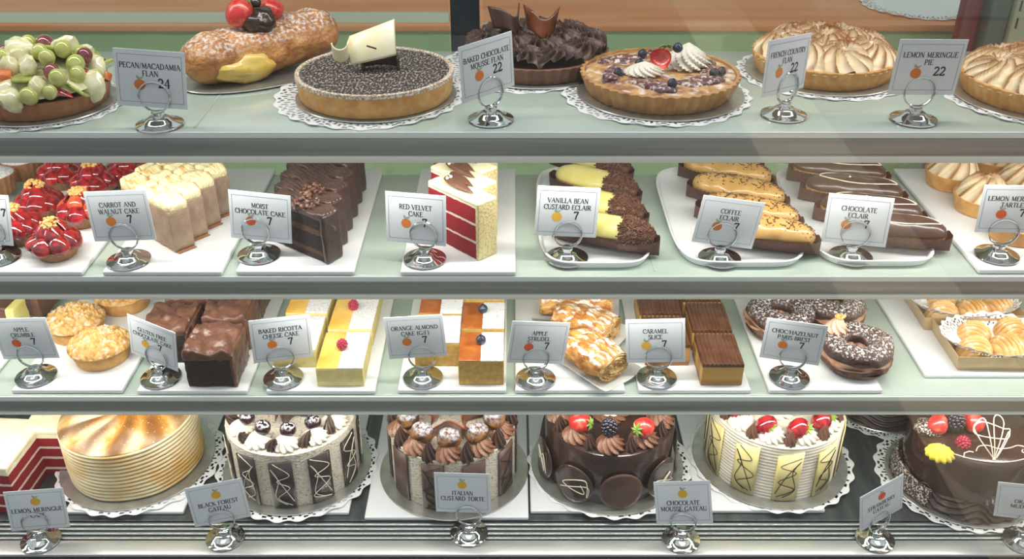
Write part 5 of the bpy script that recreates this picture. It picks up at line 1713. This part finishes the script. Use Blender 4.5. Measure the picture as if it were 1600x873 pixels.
for i in range(9):
    a = -PI / 2 - .08 + 2 * PI * i / 9
    top('ros_cocoa', t, (r * .74 * math.cos(a), r * .74 * math.sin(a), h - .001), (0, 0, a), 1.2)
    a2 = a + PI / 9
    top('kiss_dark', t, (r * .84 * math.cos(a2), r * .84 * math.sin(a2), h - .002), (0, 0, a2), 1.1, label='chocolate kiss')
    if i in (1, 8, 4, 6):
        sg = -1 if i != 8 else 1
        s_ = top('strawberry', t, (r * .76 * math.cos(a) - sg * .012, r * .76 * math.sin(a) + .012, h + .026), (0, sg * 1.35, sg * -.75 if sg < 0 else -.5), 1.35)
        top('leaves', s_, (0, 0, .0295), (0, 0, 0), .8)
    else:
        top('blackberry', t, (r * .76 * math.cos(a), r * .70 * math.sin(a), h + .018), (.15, 0, a), 1.4)
O('white_cream_rosette', M().kiss((0, 0, 0), .026, .012, 10, .5, .1), 'cream', t, loc=(0, .0, h + .012))
O('chocolate_cream_ring', M().kiss((0, 0, 0), .032, .020, 12, .8, .12, nu=84), 'cocoa_cream', t, loc=(0, 0, h))

# strawberry gateau
x, y, r = rnd(1100, 1302, 786, ZB)
doily(x + .002, y + .002, ZB, r * 1.24, 'paper doily under the strawberry gateau', rz=.9)
board(x, y, ZB + .002, r * 1.16, 'silver board under the strawberry gateau')
t = T('strawberry_gateau', 'white strawberry gateau with pale yellow scribbled panels and glazed strawberries', 'cake', (x, y, ZB + .0042))
h = .112
def combs(u, v):
    th = u * 2 * PI
    k = 1 + .007 * math.cos(v * 2 * PI * 17)
    return (r * .96 * k * math.cos(th), r * .96 * k * math.sin(th), v * h)
mm_ = M(); mm_.grid(120, 136, combs, cu=True, cap0=True, cap1=True)
O('combed_cream_body', mm_, 'cream', t)
for i in range(10):
    a = -PI / 2 - .02 + 2 * PI * i / 10
    panel(t, r * .99, a, r * .36, h * .9, .001, 'yellow_panel', rs, 'thread_dark', .010)
for i in range(10):
    a = -PI / 2 + .28 + 2 * PI * i / 10
    top('ros_white', t, (r * .74 * math.cos(a), r * .74 * math.sin(a), h), (0, 0, a), 1.2)
    if i % 4 != 3:
        s_ = top('strawberry', t, (r * .70 * math.cos(a), r * .70 * math.sin(a), h + .036), (2.6, 0, a), 1.35, label='glazed strawberry')
        s_.data = shared('straw_glz', b_straw, ['glaze_red'])
        top('leaves', t, (r * .80 * math.cos(a), r * .80 * math.sin(a), h + .024), (.9 * -math.sin(a), .9 * math.cos(a), a), 1.0)
    a2 = a + PI / 10
    top('kiss_cocoa', t, (r * .86 * math.cos(a2), r * .86 * math.sin(a2), h), (0, 0, a2), 1.15, label='brown chocolate kiss')
O('cream_mound', M().kiss((0, 0, 0), .04, .02, 12, .6, .1, nu=84), 'cream', t, loc=(0, 0, h))

# piped dark cake behind
x, y, r = .735, 1.535, .104
doily(x, y, Z4 + .0002, r * 1.2, 'paper doily under the low piped chocolate cake behind')
board(x, y, Z4 + .002, r * 1.04, 'silver board under the low piped chocolate cake')
t = T('piped_chocolate_cake', 'low dark chocolate cake with piped ripples, behind the mud cake', 'cake', (x, y, Z4 + .0042))
def rip(u, v):
    th = u * 2 * PI
    k = 1 + .02 * math.sin(v * 34 + 3 * math.sin(th * 6)) + .02 * noise.noise(Vector((math.cos(th) * 5, math.sin(th) * 5, v * 3)))
    return (r * (1 - .2 * v) * k * math.cos(th), r * (1 - .2 * v) * k * math.sin(th), .05 * v, max(0, math.sin(v * 34 + 3 * math.sin(th * 6))) ** 3)
mm_ = M(); mm_.grid(160, 40, rip, cu=True, cap0=True, cap1=True)
O('piped_chocolate', mm_, 'choc_pipe', t)

# mud cake
x, y, r = .800, 1.305, .120
doily(x - .004, y + .004, Z4 + .0004, r * 1.16, 'paper doily under the chocolate mud cake', rz=1.2)
board(x, y, Z4 + .0024, r * 1.05, 'silver board under the chocolate mud cake')
t = T('mud_cake', 'glazed chocolate mud cake with yellow rosette, berries and white filigree', 'cake', (x, y, Z4 + .0046))
h = .115
rt = r * .87
O('glazed_body', M().lathe([(0, 0), (rt, 0), (rt, h * .5), (rt * .99, h * .88), (rt * .96, h * .96), (rt * .9, h), (0, h)], 90), 'mud_glaze', t)
def ruf(u, v):
    th = u * 2 * PI
    zz = v * .042
    k = r * (.985 - .17 * v) * (1 + .022 * math.sin(v * 26 + 5 * math.sin(th * 8)) + .015 * noise.noise(Vector((math.cos(th) * 9, math.sin(th) * 9, v * 4))))
    return (k * math.cos(th), k * math.sin(th), zz + .004 * math.sin(th * 14), max(0, math.sin(v * 26 + 5 * math.sin(th * 8))) ** 3)
O('piped_ruffle', M().grid(200, 36, ruf, cu=True), 'choc_pipe', t)
def chip(u, v):
    a = PI * 1.02 + (u - .5) * 1.3
    k = r * (1.0 - .07 * v)
    return (k * math.cos(a), k * math.sin(a), .003 + .030 * v)
c_ = O('chocolate_crumbs', M().grid(40, 6, chip), 'mud_chip', t); md = c_.modifiers.new('thick', 'SOLIDIFY'); md.thickness = .004
# positions on the top, relative to the centre
def on_top(px, py, zz=0):
    q = P(px, py, t.location.z + h + zz)
    return (q.x - x, q.y - y, h)
q = on_top(1472, 696, .02); O('yellow_rosette', M().kiss((0, 0, 0), .023, .022, 12, .15, .12, base=.9, nu=96), 'yellow_rosette', t, loc=q)
q = on_top(1497, 683, .008); top('raspberry', t, (q[0], q[1], h), (1.2, 0, .5), 1.35)
q = on_top(1490, 664, .012); top('blackberry', t, (q[0], q[1], h + .004), (.2, 0, 0), 1.5)
for (px, py, rz) in ((1468, 655, .4), (1512, 652, -.4), (1492, 645, 0)):
    q = on_top(px, py, .02); s_ = top('strawberry', t, (q[0], q[1], h + .034), (2.6, rz, 0), 1.3)
q = on_top(1448, 672); O('sugared_truffle', M().blob((0, 0, .006), .024, .020, .014, 24, 14, amp=.35), 'mud_chip', t, loc=(q[0] + .004, q[1], h))
# white chocolate filigree fan lying tilted on the top
base = on_top(1553, 718)
fan = [(0, 0), (-.030, .045), (-.028, .058), (-.012, .062), (0, .0), (.002, .066), (.018, .058), (0, 0), (.024, .044), (.020, .034), (-.026, .040), (-.032, .052), (-.016, .060), (.016, .050), (.027, .045), (.004, .002)]
fm = M().tube([(p_[0], -.002 * math.sin(p_[1] * 60) + p_[1] * .55, p_[1] * .85 + .001) for p_ in smooth(fan, 6)], .0009, 6)
fm.blob((0, 0, .001), .0028)
O('white_chocolate_fan', fm, 'filigree', t, loc=base)
sc_ = [(-.03 , .0), (-.02, .012), (-.004, .014), (.01, .006), (.03, .008), (.045, .014), (.056, .010), (.062, 0), (.054, -.008), (.046, -.002), (.05, .004)]
O('white_chocolate_scroll', M().tube([(p_[0], p_[1], .001) for p_ in smooth(sc_, 6)], .0009, 6), 'filigree', t, loc=on_top(1553, 705))
for (dx, dy) in ((-.045, -.004), (-.03, .0)):
    pass
O('white_chocolate_dashes', M().tube([(-.05, -.012, .001), (-.044, .0, .001), (-.034, .004, .001), (-.028, .002, .001)], .0010, 6), 'filigree', t, loc=on_top(1548, 708))
